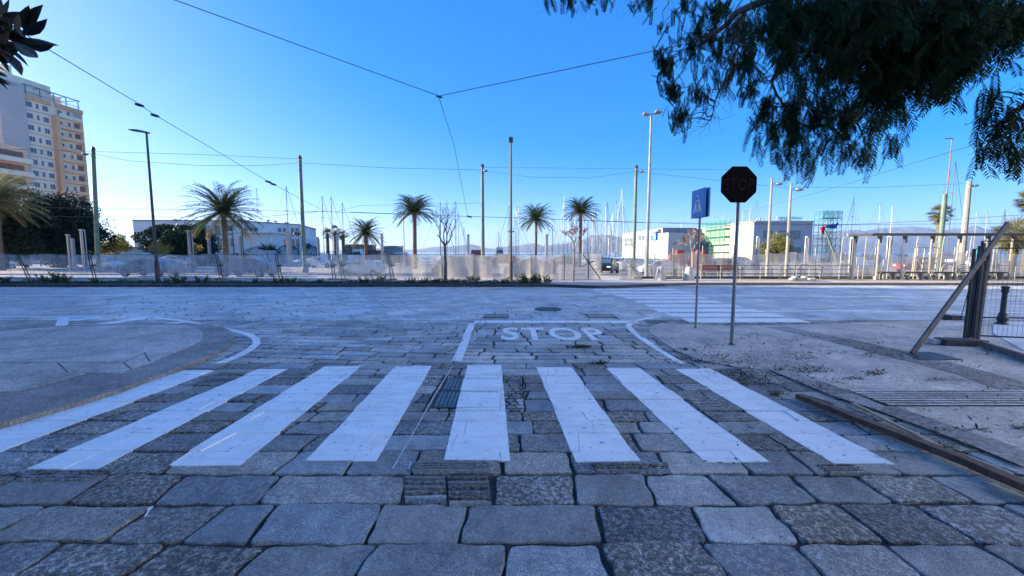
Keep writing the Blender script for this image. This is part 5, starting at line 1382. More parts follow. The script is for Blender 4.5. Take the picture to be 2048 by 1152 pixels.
def cone(px, Y, lab):
    x = colx(px, Y); o = thing('bollard', lab, 'bollard', (x,Y,rz), 'conical concrete bollards'); mb = MB(); mb.lathe([(.34,0),(.34,.05),(.22,.80),(.20,.86),(.12,.90),(.02,.91)], (x,Y,rz), 20); mb.build('body', m_bolc, o, smooth=True)
    mb = MB(); mb.lathe([(.37,0),(.37,.04),(.35,.05)], (x,Y,rz), 20); mb.build('base', m_bolc, o)
cone(1321, 26.6, 'conical concrete bollard beside the distant pedestrian sign'); cone(1378, 26.4, 'conical concrete bollard in front of the budding bare tree')
# pergola
PY = 27.0; pz = ztop(469, PY)
pg = thing('pergola', 'long weathered pergola with a dark top beam over benches at the right', 'pergola', (colx(1706,PY), PY, rz))
mb = MB(); xa = colx(1706,PY,3); mb.box(((xa+1.3+34)/2, PY, pz), (34-xa-1.3, .22, .17)); mb.build('beam', m_beam, pg)
mb = MB(); mb.box((xa+.4, PY, pz-.02), (1.6,.24,.15)); mb.build('pale_beam_end', m_post, pg)
pposts = [1707,1756,1806,1861,1915,1972,2022]
for i, px in enumerate(pposts):
    x = colx(px, PY, 1.5); mb = MB()
    for dx, dy in ((-.12,.9),(.0,0)):
        mb.tube([(x+dx,PY+dy,rz),(x+dx*.5,PY+dy,pz-.5),(x+(.12 if dx == 0 else .0),PY+dy,pz-.08)], .055 if dx == 0 else .032, 7)
    mb.box((x,PY,rz+.12),(.22,.22,.24)); mb.build('post', m_post, pg)
    mb = MB(); mb.slab([(x-.07,PY-.08,pz-.10),(x+.16,PY-.08,pz-.10),(x+.12,PY-.08,pz-.55)], (0,.16,0)); mb.build('bracket', m_beam, pg)
for i in range(1, len(pposts)-1):
    if i == 0: continue
    a, b = colx(pposts[i],PY,.3)+.2, colx(pposts[i+1],PY,.3)-.1
    o = thing('pergola_bench', ['','dark bench under the second pergola bay','dark bench under the third pergola bay','dark bench under the fourth pergola bay','dark bench under the fifth pergola bay','dark bench under the pergola behind the fence bundle'][i], 'bench', ((a+b)/2,PY+.2,rz), 'dark benches under the pergola')
    mb = MB(); mb.box(((a+b)/2,PY+.25,rz+.48),(b-a-.1,.45,.09)); mb.build('seat', m_beam, o)
    for x in (a+.3,b-.3): mb = MB(); mb.box((x,PY+.25,rz+.215),(.12,.35,.43)); mb.build('leg', m_post, o)
# ladder frame under the pergola
o = thing('steel_frame', 'pale steel ladder like frame standing behind the third pergola bay', 'frame', (colx(1838,29),29,rz)); mb = MB()
for px in (1823,1842,1868): mb.tube([(colx(px,29),29,rz),(colx(px+4,29),29,ztop(495,29))], .045, 6)
for py in (495,516,526,538,548): mb.tube([(colx(1823,29),29,ztop(py,29)),(colx(1869,29),29,ztop(py,29))], .03, 5)
mb.build('frame', m_post, o)
for px, Y, py, w_, h_, lab in ((1721,32.6,524,.75,.8,'white notice board hung on the net in the first pergola bay'),(1739,32.6,527,.6,.6,'smaller white notice hung right of the larger one'),(1771,32.6,526,.5,.6,'pale notice behind the second pergola post'),(650,26.85,516,.5,.6,'white notice hung on the net left of the paired posts'),(703,26.85,518,.4,.5,'faint white notice hung on the net above the third car')):
    mb = MB(); c_ = V((colx(px,Y), Y, ztop(py,Y))); mb.box(c_, (w_,.02,h_)); o = tag(mb.build('notice_board', m_white), lab, 'notice', 'notices hung on the netting')
# rubble bags by the lamp post
mb = MB(); rr = random.Random(3)
o = thing('sand_bags', 'heap of pale sand bags at the foot of the thick lamp post', 'sand bags', (colx(1600,26.6),26.6,rz))
for k in range(7):
    c_ = V((colx(1584,26.4)+k*.22, 26.4+rr.uniform(-.1,.2), rz+.09+(.1 if k%3==1 else 0))); mb = MB()
    mb.lathe([(.02,-.09),(.16,-.07),(.22,0),(.16,.07),(.03,.10)], tuple(c_), 9); mb.build('bag', m_bolc, o, smooth=True)

# ---- pylons
for i, (px, py, Y, w_, lab) in enumerate([(141,470,44,.34,'first white pillar of the pair before the dark trees'),(149,478,45,.30,'second, shorter white pillar of the pair before the dark trees'),(170,460,44,.5,'taller white pillar just left of the green and brown pole'),(383,462,42,.5,'tall white pillar right of the umbrella pine'),
    (459,478,52,.4,'slim white pillar at the foot of the nearest palm'),(482,472,56,.5,'white pillar before the white porch'),(420,478,58,.45,'faint white pillar pair left of the nearest palm'),(578,464,56,.55,'white pillar right of the tall mast'),(582,470,58,.4,'shorter white pillar standing behind its taller twin'),
    (637,475,60,.4,'white pillar between the green pole and the fan palm cluster'),(676,470,60,.45,'white pillar among the fan palm cluster'),(765,468,52,.4,'white pillar right of the low bushy palm'),(937,470,52,.4,'white pillar left of the third catenary pole'),(1093,470,40,.4,'grey white pillar right of the slender palm'),
    (1515,474,48,.5,'white pillar left of the olive green tree'),(1613,474,50,.6,'white pillar right of the shaded gable'),(1704,476,40,.6,'cream pillar just left of the pergola'),(1777,473,60,.7,'thick white pillar seen through the second pergola bay')]):
    x = colx(px, Y); z = ztop(py, Y); o = thing('white_pillar', lab, 'pillar', (x,Y,-.4), 'white pillars on the waterfront'); mb = MB()
    w_ *= .78
    for dx in (-.3, 0, .3): mb.box((x+dx*w_, Y+(abs(dx)*.2), (z-.4)/2), (w_*.26, w_*.8, z+.4))
    mb.box((x, Y, (z-.4)/2), (w_*.86, w_*.4, z+.3)); mb.build('shaft', m_pylon, o)
    mb = MB(); mb.box((x,Y,z+.02),(w_*1.05,w_*.9,.1)); mb.build('cap', m_pylon, o)

# ---- cars
def car(label, px0, px1, Y, paint, parked=True, flip=False, z=-.4):
    x0, x1 = colx(px0,Y,.4), colx(px1,Y,.4); L = x1-x0; s = 4.2; o = thing('parked_car', label, 'car', ((x0+x1)/2, Y, z), 'cars behind the netted fence'); W_ = .86
    prof = [(-2.1,.30),(-2.12,.55),(-2.0,.80),(-1.75,.92),(-1.2,1.02),(-.55,1.42),(-.1,1.50),(.7,1.48),(1.35,1.25),(1.85,1.02),(2.05,.95),(2.1,.6),(2.05,.30)]
    mb = MB(); n = len(prof); vs = []
    for yy, ins in ((-W_,0),(-W_*.92,1),(W_*.92,1),(W_,0)):
        for x, zz in prof:
            k = yy if zz < 1.0 else math.copysign(W_*(.78 if ins == 0 else .70), yy)
            vs.append((x, k, zz+(.025 if ins else 0)))
    fs = [(k*n+i, (k+1)*n+i, (k+1)*n+(i+1)%n, k*n+(i+1)%n) for k in range(3) for i in range(n)]
    mb.add(vs, fs + [tuple(range(n)), tuple(range(4*n-1, 3*n-1, -1))]); mb.build('body', paint, o, local=True, smooth=False)
    gl = MB()
    for sg in (-1, 1):
        yy = sg*(W_*.78+.012); gl.poly([(-1.02,sg*(W_*.80+.02),1.06),(-.50,yy,1.38),(.12,yy,1.42),(.12,sg*(W_*.80+.02),1.04)][::sg]); gl.poly([(.2,sg*(W_*.80+.02),1.04),(.2,yy,1.42),(.72,yy,1.40),(1.25,yy,1.20),(1.3,sg*(W_*.80+.02),1.06)][::sg])
    gl.poly([(-1.16,-.62,1.07),(-1.16,.62,1.07),(-.60,.56,1.43),(-.60,-.56,1.43)]); gl.poly([(1.80,-.6,1.08),(1.80,.6,1.08),(1.38,.56,1.29),(1.38,-.56,1.29)])
    gl.build('window_glass', m_glass, o, local=True)
    for wx in (-1.35, 1.35):
        for sg in (-1, 1):
            w1 = MB(); w1.tube([(wx, sg*.70, .31), (wx, sg*.88, .31)], .31, 16); q = w1.build('wheel', m_tyre, o, local=True); w2 = MB(); w2.tube([(wx, sg*.80, .31), (wx, sg*.893, .31)], .19, 12); w2.build('rim', m_rim, q, local=True)
    for sg in (-1, 1):
        w1 = MB(); w1.box((-2.04, sg*.6, .72), (.16,.34,.14)); w1.build('headlight', m_lamp, o, local=True); w1 = MB(); w1.box((2.05, sg*.66, .85), (.10,.22,.2)); w1.build('tail_light', m_tail, o, local=True)
    k = L/s; o.scale = (max(.85, min(1.1, k)),)*3; o.rotation_euler.z = math.pi if flip else 0
    return o
car('grey car seen through the net at the foot of the left street lamp', 250, 352, 33.5, m_carg)
car('darker grey car seen through the net in front of the harbour building', 444, 550, 33.0, m_carg)
car('pale car seen through the net below the low bushy palm', 685, 765, 35, m_carw)
car('pale car behind the bare tree, only its roof line catching the sun', 868, 985, 32, m_carg)
car('pale car behind the central lamp and slender palm', 1008, 1110, 32.5, m_carg)
o = car('black car showing through the gap in the fence', 1190, 1245, 38, m_carb); o.rotation_euler.z = 1.15; o.location.x = colx(1213,38); o.scale = (.95,)*3
o = car('white car nose visible through the gap beside the black one', 1225, 1270, 43, m_carw); o.rotation_euler.z = 1.2; o.location.x = colx(1234,43); o.scale = (.95,)*3
o = car('white car behind the low panel right of the gap', 1290, 1350, 36, m_carw)
o = car('maroon car parked behind the pergola bench area', 1800, 1880, 40, m_carr)
rr = random.Random(31)
for i, (px, Y, mt, lab) in enumerate([(20,50,m_carw,'white car at the far left behind the net'),(208,48,m_carw,'white car behind the net right of the green and brown pole'),(300,52,m_carb,'dark car parked under the umbrella pine'),(350,56,m_carw,'white car under the umbrella pine'),(415,58,m_carb,'dark car beside the golden tree in the far car park'),(640,52,m_carw,'white car below the fan palm cluster'),(1010,60,m_carr,'red car in the far car park left of the slender palm'),(900,58,m_carw,'white car in the far car park behind the bare tree'),
    (1440,48,m_carb,'dark car behind the two red benches'),(1480,52,m_carw,'white car beyond the stop sign pole'),(1720,55,m_carg,'grey car in the first pergola bay'),(1960,50,m_carw,'white car beyond the leaning board'),(800,62,m_carg,'grey car left of the dark crowned palm'),(1130,56,m_carg,'grey car under the cluster of masts')]):
    car(lab, px-30, px+30, Y, mt, flip=i%2)
# plastic barrier stacks, ferries
o = thing('barrier_stack', 'heap of red plastic site barriers behind the right fence', 'barriers', (colx(1345,44),44,-.4))
for k in range(7): mb = MB(); x = colx(1333,44)+k*.75; mb.slab([(x-.55,44,-.3+1.9*(k%2)*.3),(x+.55,44,-.3+1.9*(k%2)*.3),(x+.4,44,.8+(k%3)*.5),(x-.4,44,.8+(k%3)*.5)], (0,.5,0)); mb.build('barrier', m_red, o)
# ---- boats
def boat(h, L, dark=0):
    o = thing('sailboat', 'x', 'sailboat', (0,0,0)); mb = MB(); st_ = []
    for i in range(9):
        t = i/8; x = -L/2+L*t; w_ = L*.15*math.sin(math.pi*min(1,.25+.78*t))**.7*(1 if t < .99 else .05); zt = .9+.35*t*t
        st_ += [(x,-w_,zt),(x,-w_*.75,.1),(x,0,-.35),(x,w_*.75,.1),(x,w_,zt)]
    mb.add(st_, [(5*i+j,5*i+j+1,5*i+6+j,5*i+5+j) for i in range(8) for j in range(4)]+[(5*i+4,5*i,5*i+5,5*i+9) for i in range(8)]+[(0,1,2,3,4)]); mb.build('hull', m_hull, o, local=True)
    mb = MB(); mb.prism([(-L*.15,-L*.08),(L*.2,-L*.06),(L*.2,L*.06),(-L*.15,L*.08)], .9, 1.55); mb.build('cabin', m_hull, o, local=True)
    mt = m_mastd if dark else m_mast; mb = MB(); mb.tube([(L*.08,0,.9),(L*.08,0,h)], [.085,.055], 6); 
    for k in (.45,.72): mb.bar((L*.08,-.7,h*k),(L*.08,.7,h*k),.05); mb.bar((L*.08-.4,0,h*k),(L*.08+.4,0,h*k),.05)
    mb.build('mast', mt, o, local=True); mb = MB(); mb.tube([(L*.06,0,2.0),(-L*.38,0,2.1)], .09, 6); mb.build('boom', mt, o, local=True)
    mb = MB(); mb.tube([(L*.08,0,h),(L*.48,0,1.3)], .028 if not dark else .04, 4); mb.tube([(L*.08,0,h),(-L*.48,0,1.2)], .022, 4)
    for sg in (-1,1): mb.tube([(L*.08,0,h*.95),(L*.08,sg*.7,h*.72),(L*.06,sg*L*.13,1.1)], .018, 4)
    mb.build('rigging', m_wire if dark else m_steel, o, local=True); return o
bp, bd = boat(14, 11, 0), boat(14, 11, 1); usedb = set()
BL = [(575,372,66,1,0,'dark tall mast before the right end of the white harbour building'),(646,392,70,1,0,'first of the three dark masts above the fan palm cluster'),(664,393,71,1,0,'second of the three dark masts above the fan palm cluster'),(686,405,72,1,0,'third and shortest of the dark masts above the fan palm cluster'),
 (881,404,86,1,.2,'mast just left of the bare tree fork'),(894,395,88,0,1.5,'tallest mast above the bare tree'),(911,402,90,1,.5,'mast among the right twigs of the bare tree'),(917,426,92,0,.9,'shorter mast just right of the bare tree twigs'),(928,454,96,0,1.2,'short mast between the bare tree and the third catenary pole'),
 (997,463,96,0,1.0,'small mast beside the red tug'),(1018,412,84,1,2.8,'dark mast touching the central lamp on its left'),(1027,426,88,0,1.3,'short pale mast touching the central lamp on its right'),(1032,411,86,0,0,'pale mast left of the slender palm crown'),(1037,412,90,0,.3,'pale mast nearest the slender palm crown'),
 (1128,392,90,0,1.4,'thin tall mast left of the palm before the marina'),(1242,378,78,0,1.5,'tallest pale mast leaning right of the mast cluster'),(1246,412,92,1,.3,'dark mast between the tallest pale one and the catenary pole'),(1231,400,84,1,.1,'dark tall mast in the gap of the cluster'),(1235,405,88,0,1.0,'pale mast touching the dark tall one in the cluster'),
 (1704,393,92,1,1.5,'thin mast above the left end of the pergola'),(1757,402,88,0,0,'bright white mast above the second pergola bay'),(1781,412,84,0,2.9,'mast with a slanting stay above the pergola'),(1903,322,64,1,0,'very tall dark mast with a long stay between the green and concrete poles'),(1950,425,90,0,2.4,'first of the thin masts right of the concrete pole'),(1971,422,94,0,0,'second of the thin masts right of the concrete pole'),(2006,418,90,1,.5,'mast by the leaning board top'),
 (1660,428,92,1,1.0,'mast behind the two fluttering flags'),(1362,440,120,0,0,'distant mast behind the white marina building'),(1511,400,125,1,0,'thin mast behind the yellow building next to the stop sign'),(516,375,118,1,0,'mast behind the harbour building roof')]
crowd = [(1136,430),(1143,428),(1151,430),(1166,438),(1175.5,425),(1181,432),(1185,415),(1191,420),(1207,408),(1210.5,406),(1214,403),(1224,425),(1117,446),(1105,450),(1199,440),(1218,446)]
for i, (px, py, Y, dk, rz_, lab) in enumerate(BL + [(px, py, 80+(k*7)%26, k%3 == 1, k*.7, None) for k, (px, py) in enumerate(crowd)]):
    src = bd if dk else bp; zt = ztop(py, Y)+1.9; s = zt/14; loc = (colx(px,Y,zt/2), Y, -1.9)
    o = src if src not in usedb else copy_tree(src); usedb.add(src)
    off = V((11*.08*.8, 0, 0)); off.rotate(Matrix.Rotation(rz_, 3, 'Z'))
    o.location = (loc[0]-off.x, loc[1]-off.y, loc[2]); o.rotation_euler.z = rz_; o.scale = (.8,.8,s)
    o['label'] = lab or 'sailboat with a pale bare mast in the crowded marina behind the right hand palm'
    o['group'] = 'sailboats in the marina' if lab else 'crowded marina masts'
def motorboat(label, px, Y, L, cab, hull, cabm, group='motor boats at the quay'):
    x = colx(px, Y); o = thing('motor_boat', label, 'boat', (x,Y,-1.9), group); mb = MB()
    mb.slab([(x-L/2,Y-1,-1.8),(x+L*.42,Y-1,-1.8),(x+L/2,Y-1,.3),(x-L/2,Y-1,.1)], (0,2.6,0)); mb.build('hull', hull, o)
    mb = MB(); mb.slab([(x-L*.3,Y-.8,.1),(x+L*.25,Y-.8,.1),(x+L*.12,Y-.8,cab),(x-L*.25,Y-.8,cab)], (0,2.0,0)); c_ = mb.build('cabin', cabm, o)
    mb = MB(); mb.slab([(x-L*.26,Y-.83,cab*.45),(x+L*.19,Y-.83,cab*.45),(x+L*.15,Y-.83,cab*.75),(x-L*.25,Y-.83,cab*.75)], (0,.02,0)); mb.build('window', m_glass, c_)
    mb = MB(); mb.tube([(x,Y,cab),(x,Y,cab+1.6)], .04, 5); mb.build('antenna', m_steel, o)
motorboat('long red and white ferry deck left of the third catenary pole', 957, 120, 8, 2.2, m_red, m_red); motorboat('red tug with a white bridge left of the central lamp', 1001, 112, 4, 2.9, m_red, m_offw)
motorboat('white motor boat left of the dark crowned palm', 805, 95, 7, 1.6, m_hull, m_hull); motorboat('white motor boat before the brown quay building', 718, 90, 4, 2.2, m_hull, m_hull)
motorboat('white motor yacht behind the fence bundle', 1945, 84, 8, 1.8, m_hull, m_hull); motorboat('white motor yacht with a bimini behind the fourth pergola bay', 1885, 88, 7, 1.6, m_hull, m_hull); motorboat('low white boat behind the third pergola post', 1800, 90, 6, 1.3, m_hull, m_hull)
motorboat('low white boat behind the second pergola bay', 1745, 92, 6, 1.2, m_hull, m_hull); motorboat('white boat under the two fluttering flags', 1680, 92, 6, 1.4, m_hull, m_hull); motorboat('small boat with a turquoise cover by the leaning board', 1968, 80, 3, 2.0, m_hull, M('turquoise_cover', (.05,.45,.5), .7, .1), None)
# flags on a leaning mast
fb = px_base(1677, 0, 62); o = thing('flag_mast', 'leaning dark green mast carrying a red and a blue flag beside the green stair scaffold', 'flag mast', tuple(fb))
tp = at(1648, 455, 62); mb = MB(); mb.tube([tuple(fb), tuple(tp)], [.22,.10], 6); mb.build('mast', m_green, o)
def cloth(pts, mat, nm, seed):
    rr = random.Random(seed); mb = MB(); a, b, c_, d_ = [V(p) for p in pts]; k = 7; vs = []
    for i in range(k+1):
        for j in range(k+1): p = a.lerp(b, i/k).lerp(d_.lerp(c_, i/k), j/k); vs.append(p+V((0,.12*math.sin(i*1.3+j)+rr.uniform(-.03,.03),.05*math.sin(i*2+j))))
    mb.add(vs, [(i*(k+1)+j,(i+1)*(k+1)+j,(i+1)*(k+1)+j+1,i*(k+1)+j+1) for i in range(k) for j in range(k)]); mb.build(nm, mat, o, smooth=True)
cloth([at(1641,455,61.8), at(1650,451,61.8), at(1649,468,61.8), at(1643,470,61.8)], m_flagr, 'red_flag', 1)
cloth([at(1651,453,61.8), at(1668,446,62.4), at(1664,456,62.4), at(1653,456,61.8)], m_flagb, 'blue_flag', 2); cloth([at(1665,450,62), at(1677,444,62.4), at(1674,457,62.4), at(1660,457,62)], m_flagb, 'blue_flag', 3)

# ================================================================ right foreground
fbp = gp(1952, 688); Yp = fbp.y
bd_ = thing('fence_bundle', 'bundle of dark upright site fence frames standing in a concrete foot at the right', 'fence', tuple(fbp))
mb = MB()
zt = ztop(487, Yp+.3)
for k, (dx, dy) in enumerate(((-.06,.0),(-.02,.12),(.03,.22),(.08,.05))):
    x = fbp.x+dx; mb.bar((x,Yp+dy,fbp.z+.06),(x+.03*(k%2)+.02,Yp+dy,zt-.05*(k%3)),.032,.045)
mb.build('upright', m_dsteel, bd_)
mb = MB(); 
x = fbp.x+.03; mb.slab([(x,Yp,fbp.z+.1),(x,Yp+.16,fbp.z+.1),(x+.03,Yp+.12,zt-.3),(x+.03,Yp,zt-.3)], (.02,0,0))
mb.build('board', m_prop, bd_)
mb = MB(); mb.tube([tuple(at(1921,640,Yp+.2)), tuple(at(1959,500,Yp+.35))], .007, 5); mb.build('stay_cord', m_wire, bd_)
o = thing('concrete_block', 'heavy dark concrete block under the fence bundle', 'concrete block', tuple(gp(1915,697))); a = gp(1890,692); b = gp(1968,694)
mb = MB(); cz_ = a.z+.012; mb.slab([(a.x-.06,a.y-.05,cz_),(b.x+.02,b.y-.05,cz_),(b.x+.02,b.y-.05,cz_+.11),(a.x-.02,a.y-.05,cz_+.11)], (0,.24,0)); mb.build('block', m_kerb, o)
mb = MB(); mb.box(((a.x)-.10, a.y+.12, cz_+.05), (.12,.18,.08)); mb.build('broken_end', m_bolc, o)
# leaning board
la, lbp = gp(1824, 710), at(2016, 446, Yp-.15)
mb = MB(); mb.bar(la+V((0,0,.02)), lbp, .075, .035, up=V((0,1,0))); tag(mb.build('leaning_board', m_prop), 'long grey board leaning against the fence bundle from a dark shadow patch', 'board')
mb = MB(); pp = [gp(1806,707),(gp(1858,706)),gp(1880,710),gp(1925,722),gp(1838,722)]; mb.slab([(p.x,p.y,p.z+.013) for p in pp], (0,0,.010)); tag(mb.build('shadow_patch', m_dsteel), 'dark shadow patch under the foot of the leaning board', 'plate')  # dark sheet painting the shadow at the board's foot
# wire mesh fence at right
fm = thing('mesh_fence', 'see through wire mesh fence running out of the right edge behind the bundle', 'fence', (fbp.x+.2, Yp, fbp.z))
mb = MB(); ax, bx = fbp.x+.16, fbp.x+4.0; ay, by = Yp+.2, Yp-.9
def FP(t, z): return (ax+(bx-ax)*t, ay+(by-ay)*t, z)
z0, z1 = fbp.z+.12, ztop(482, Yp+.1)
for k in range(58): t = k/57; mb.tube([FP(t,z0), FP(t,z1)], .0022, 4)
for k in range(9): z = z0+(z1-z0)*k/8; mb.tube([FP(0,z), FP(1,z)], .0022, 4)
mb.build('mesh', m_dsteel, fm)
mb = MB()
for z in (z1, z1-.13, z0): mb.tube([FP(0,z), FP(1,z)], .012 if z > 1 else .016, 6)
mb.tube([FP(0,z0),FP(0,z1)], .02, 6); mb.tube([FP(.93,z0),FP(.93,z1)], .02, 6); mb.build('frame', m_dsteel, fm)
# white sheet / fresh screed behind the mesh and brown plank at its foot
mb = MB(); P = [gp(*p) for p in ((1985,668),(1985,650),(2048,645),(2300,640),(2300,735),(2048,704))]; mb.slab([(p.x,p.y,p.z+.013) for p in P], (0,0,.012)); struct(mb.build('pale_screed_pavement', M('fresh_screed', (.50,.52,.54), .6, .12, 1.5)))
mb = MB(); a, b = gp(1966,696), gp(2060,727); b = a+(b-a)*2.2; mb.bar(a+V((0,0,.06)), b+V((0,0,.06)), .05, .11); tag(mb.build('base_board', m_prop), 'brown board lying on edge along the foot of the mesh fence', 'board')
# iron bollard
ib = gp(2003, 650); s = ztop(572, ib.y)-ib.z; o = thing('iron_bollard', 'dark cast iron bollard with moulded rings behind the mesh fence', 'bollard', tuple(ib)); mb = MB()
mb.lathe([(r*s, z*s) for r, z in ((.135,0),(.135,.03),(.10,.06),(.085,.10),(.10,.13),(.11,.17),(.10,.21),(.075,.24),(.085,.27),(.07,.31),(.055,.34),(.047,.80),(.06,.84),(.075,.86),(.075,.90),(.05,.92))], tuple(ib), 18); mb.build('shaft', m_iron, o, smooth=True)
mb = MB(); mb.lathe([(r*s, z*s) for r, z in ((.05,.92),(.078,.94),(.08,.985),(.05,1.0),(.01,1.0))], tuple(ib), 18); mb.build('cap', m_iron, o)
p = gp(1944, 656); mb = MB(); mb.lathe([(.11,0),(.15,.16),(.16,.17),(.16,.20),(.13,.20)], (p.x,p.y,p.z+.013), 14); tag(mb.build('blue_bucket', m_bluep), 'bright blue plastic bucket standing left of the fence bundle', 'bucket')
mb = MB(); a, b = gp(1915,640), gp(2300,646); mb.tube([(a.x,a.y,a.z+.08),(b.x,b.y,b.z+.08)], .022, 6); mb.box((a.x,a.y,a.z+.06),(.1,.25,.12)); mb.box((gp(1972,650).x,a.y,a.z+.06),(.2,.3,.14)); tag(mb.build('lying_pipe', m_dsteel), 'thin dark pipe lying low behind the bucket and the iron bollard', 'pipe')
# timbers on the ground
def timber(name, label, a, b, w, h, mat, bow=0):
    a, b = gp(*a), gp(*b); n = 10; mb = MB(); rr = random.Random(int(a.x*1000)); d = (b-a).normalized(); sd = V((-d.y,d.x,0)); vs = []
    for i in range(n+1):
        p = a.lerp(b, i/n)+sd*bow*math.sin(math.pi*i/n); ww, hh = w*rr.uniform(.9,1.08)/2, h*rr.uniform(.88,1.05)
        z = g(p.y)+.018; vs += [(p.x-sd.x*ww,p.y-sd.y*ww,z),(p.x-sd.x*ww,p.y-sd.y*ww,z+hh),(p.x+sd.x*ww,p.y+sd.y*ww,z+hh),(p.x+sd.x*ww,p.y+sd.y*ww,z)]
    mb.add(vs, [(4*i+j,4*i+(j+1)%4,4*i+4+(j+1)%4,4*i+4+j) for i in range(n) for j in range(4)]+[(3,2,1,0),(4*n,4*n+1,4*n+2,4*n+3)])
    return tag(mb.build(name, mat), label, 'timber')
b2 = (2300, 1108)
timber('timber_beam', 'long rusty brown beam lying slantwise over the gutter at the lower right', (1597,800), (2180,1040), .085, .055, m_wood, .01)
timber('thin_plank', 'thin pale plank lying behind the rusty beam', (1706,812), (1880,900), .035, .02, m_pale)
timber('thin_plank', 'pale lath poking into the right edge in front of the rusty beam', (1978,975), (2110,1030), .03, .02, m_pale)
timber('thin_plank', 'short weathered slat beside the upper end of the rusty beam', (1618,797), (1665,812), .03, .015, m_prop)
# plastic fork on the setts
fp, fq = gp(291,1038), gp(303,1018); d = (fq-fp).normalized(); sd = V((-d.y,d.x,0)); L = (fq-fp).length; mb = MB()
def fs(t0, t1, w0, w1, off=0):
    a, b = fp+d*L*t0+sd*off, fp+d*L*t1+sd*off; z = V((0,0,.016)); mb.slab([a-sd*w0+z, b-sd*w1+z, b+sd*w1+z, a+sd*w0+z], (0,0,.003))
fs(0,.6,.005,.004); fs(.6,.75,.004,.012); fs(.75,.82,.012,.012)
for k in (-1,0,1): fs(.82,1,.0028,.002,.009*k)
tag(mb.build('plastic_fork', m_hull), 'small white plastic fork lying on the setts at the lower left', 'fork')
# litter and weeds
rr = random.Random(55); mb = MB()
def scatter(px0, px1, py0, py1, n, size, lift=.02):
    for _ in range(n):
        px, py = rr.uniform(px0,px1), rr.uniform(py0,py1)
        if rr.random() < .93 and any(inside((px, py), s_) for s_ in stripes): continue
        p = gp(px, py); d = rdir(rr); d.z *= .25
        leafq(mb, p+V((0,0,lift)), d.normalized(), (V((0,0,1))+rdir(rr)*.4).normalized(), size*rr.uniform(.5,1.6), size*rr.uniform(.15,.5))
for _ in range(60):
    cx_, cy_ = rr.uniform(1330,2040), rr.uniform(655,780)+rr.random()**3*120
    if cy_ > 790 and cx_ < 1800: continue
    w_ = rr.uniform(8,60); scatter(cx_-w_, cx_+w_, cy_-3, cy_+3, rr.randint(12,60), .045)
scatter(1400,2040,660,930,450,.045); scatter(1400,1620,690,760,400,.05); scatter(1440,1520,715,745,120,.05); scatter(1340,1400,705,735,80,.04); scatter(1150,1420,690,735,170,.04); scatter(1730,1770,744,752,60,.06); scatter(900,1500,650,735,120,.03); scatter(100,1700,740,1140,70,.02)
tag(mb.build('leaf_litter', m_litter), 'fallen leaf litter and twigs on the right pavement', kind='stuff')
mb = MB()
for cx_, cy_, w_, n in ((1160,694,16,260),(1200,727,14,60),(1370,700,10,60),(1560,742,10,60)):
    for _ in range(n):
        p = gp(cx_+rr.gauss(0,w_*.6), cy_+rr.gauss(0,1.2)); d = rdir(rr); d.z = abs(d.z)*.4+.1; leafq(mb, p+V((0,0,.002)), d.normalized(), rdir(rr), .05, .015)
for _ in range(900):    # sprigs in the joints
    full, sdz, tl, c_, jj = rr.choice(STONES)
    if not (2 < c_[1] < 9.5 and -3 < c_[0] < 4): continue
    if rr.random() < .8: continue
    k = rr.randrange(len(full)); p = V((*full[k], 0)).lerp(V((*full[(k+1)%len(full)],0)), rr.random())
    for _ in range(7): d = rdir(rr); d.z = abs(d.z)*.5+.2; leafq(mb, V((p.x+rr.gauss(0,.02), p.y+rr.gauss(0,.008), g(p.y)-.012)), d.normalized(), rdir(rr), .03, .008)
tag(mb.build('weeds', m_weed), 'small tufts of grass and moss in the joints of the setts', kind='stuff')

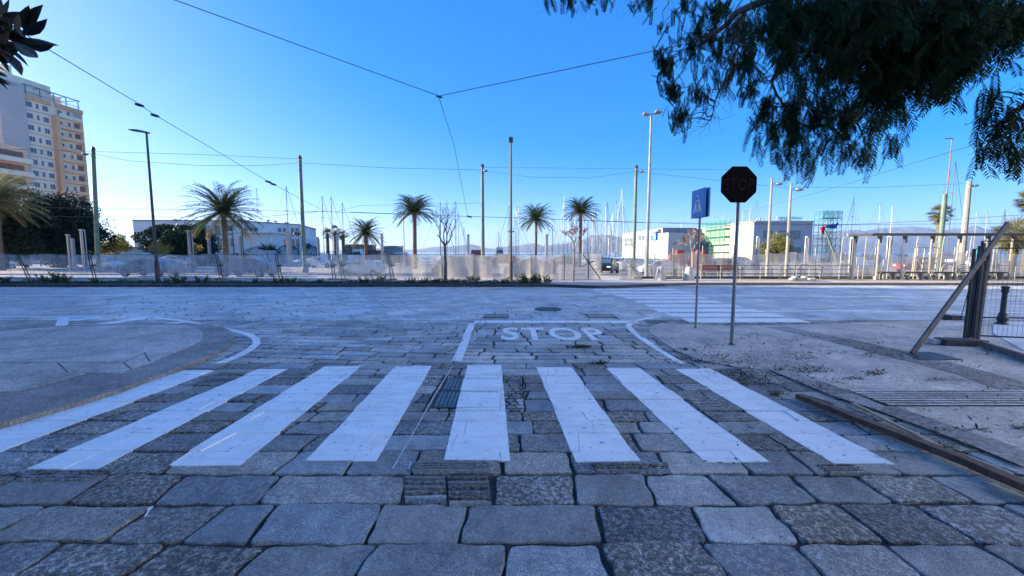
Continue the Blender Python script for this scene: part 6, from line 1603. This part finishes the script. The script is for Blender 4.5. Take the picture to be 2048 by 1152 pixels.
# ================================================================ light, air, camera
SUN_AZ, SUN_EL = math.radians(-80.4), math.radians(17)     # azimuth from +Y, clockwise positive
sd_ = V((math.sin(SUN_AZ)*math.cos(SUN_EL), math.cos(SUN_AZ)*math.cos(SUN_EL), math.sin(SUN_EL)))
sl = bpy.data.lights.new('sun', 'SUN'); sl.energy = 3.0; sl.angle = math.radians(.5); sl.color = (1, .90, .76)
so = bpy.data.objects.new('sun', sl); COL.objects.link(so); so.rotation_euler = (-sd_).to_track_quat('-Z', 'Y').to_euler(); so.location = (-50, 0, 60)
w = bpy.data.worlds.new('World'); SC.world = w; w.use_nodes = True; nt = w.node_tree
sky = nt.nodes.new('ShaderNodeTexSky'); sky.sky_type = 'NISHITA'; sky.sun_disc = False; sky.sun_elevation = SUN_EL; sky.sun_rotation = SUN_AZ
sky.air_density = .8; sky.dust_density = 1.0; sky.ozone_density = 6.0
bg = nt.nodes['Background']; hs = nt.nodes.new('ShaderNodeHueSaturation'); hs.inputs['Saturation'].default_value = 1.62; hs.inputs['Value'].default_value = .69; hs.inputs['Hue'].default_value = .517
gm = nt.nodes.new('ShaderNodeGamma'); gm.inputs[1].default_value = .6; nt.links.new(sky.outputs[0], gm.inputs[0]); nt.links.new(gm.outputs[0], hs.inputs['Color']); nt.links.new(hs.outputs[0], bg.inputs[0]); bg.inputs[1].default_value = .15
HAZE = True
if HAZE:
    m, nt, b = newmat('sea_air'); nt.nodes.remove(b); pv = nt.nodes.new('ShaderNodeVolumePrincipled'); pv.inputs['Density'].default_value = 8e-5; pv.inputs['Color'].default_value = (.5,.68,1,1); pv.inputs['Anisotropy'].default_value = .2
    nt.links.new(pv.outputs[0], nt.nodes['Material Output'].inputs['Volume'])
    mb = MB(); mb.box((0, 4700, 240), (19000, 10000, 486)); tag(mb.build('haze', m), 'thin bluish sea air', kind='stuff')
cam = bpy.data.cameras.new('camera'); cam.sensor_width = 36; cam.lens = F/2048*36; cam.clip_start = .05; cam.clip_end = 30000
co = bpy.data.objects.new('camera', cam); COL.objects.link(co); co.location = (0, 0, EYE); co.rotation_euler = (math.pi/2 - PITCH, 0, 0); SC.camera = co
SC.view_settings.view_transform = 'Standard'; SC.view_settings.look = 'None'; SC.view_settings.gamma = 1; SC.view_settings.exposure = 2.55
SC.cycles.max_bounces = 6; SC.cycles.diffuse_bounces = 3; SC.cycles.glossy_bounces = 3; SC.cycles.transmission_bounces = 4; SC.cycles.transparent_max_bounces = 24; SC.cycles.volume_bounces = 0
SC.cycles.use_denoising = True
for o in bpy.data.objects:
    if '_o' in o: del o['_o']
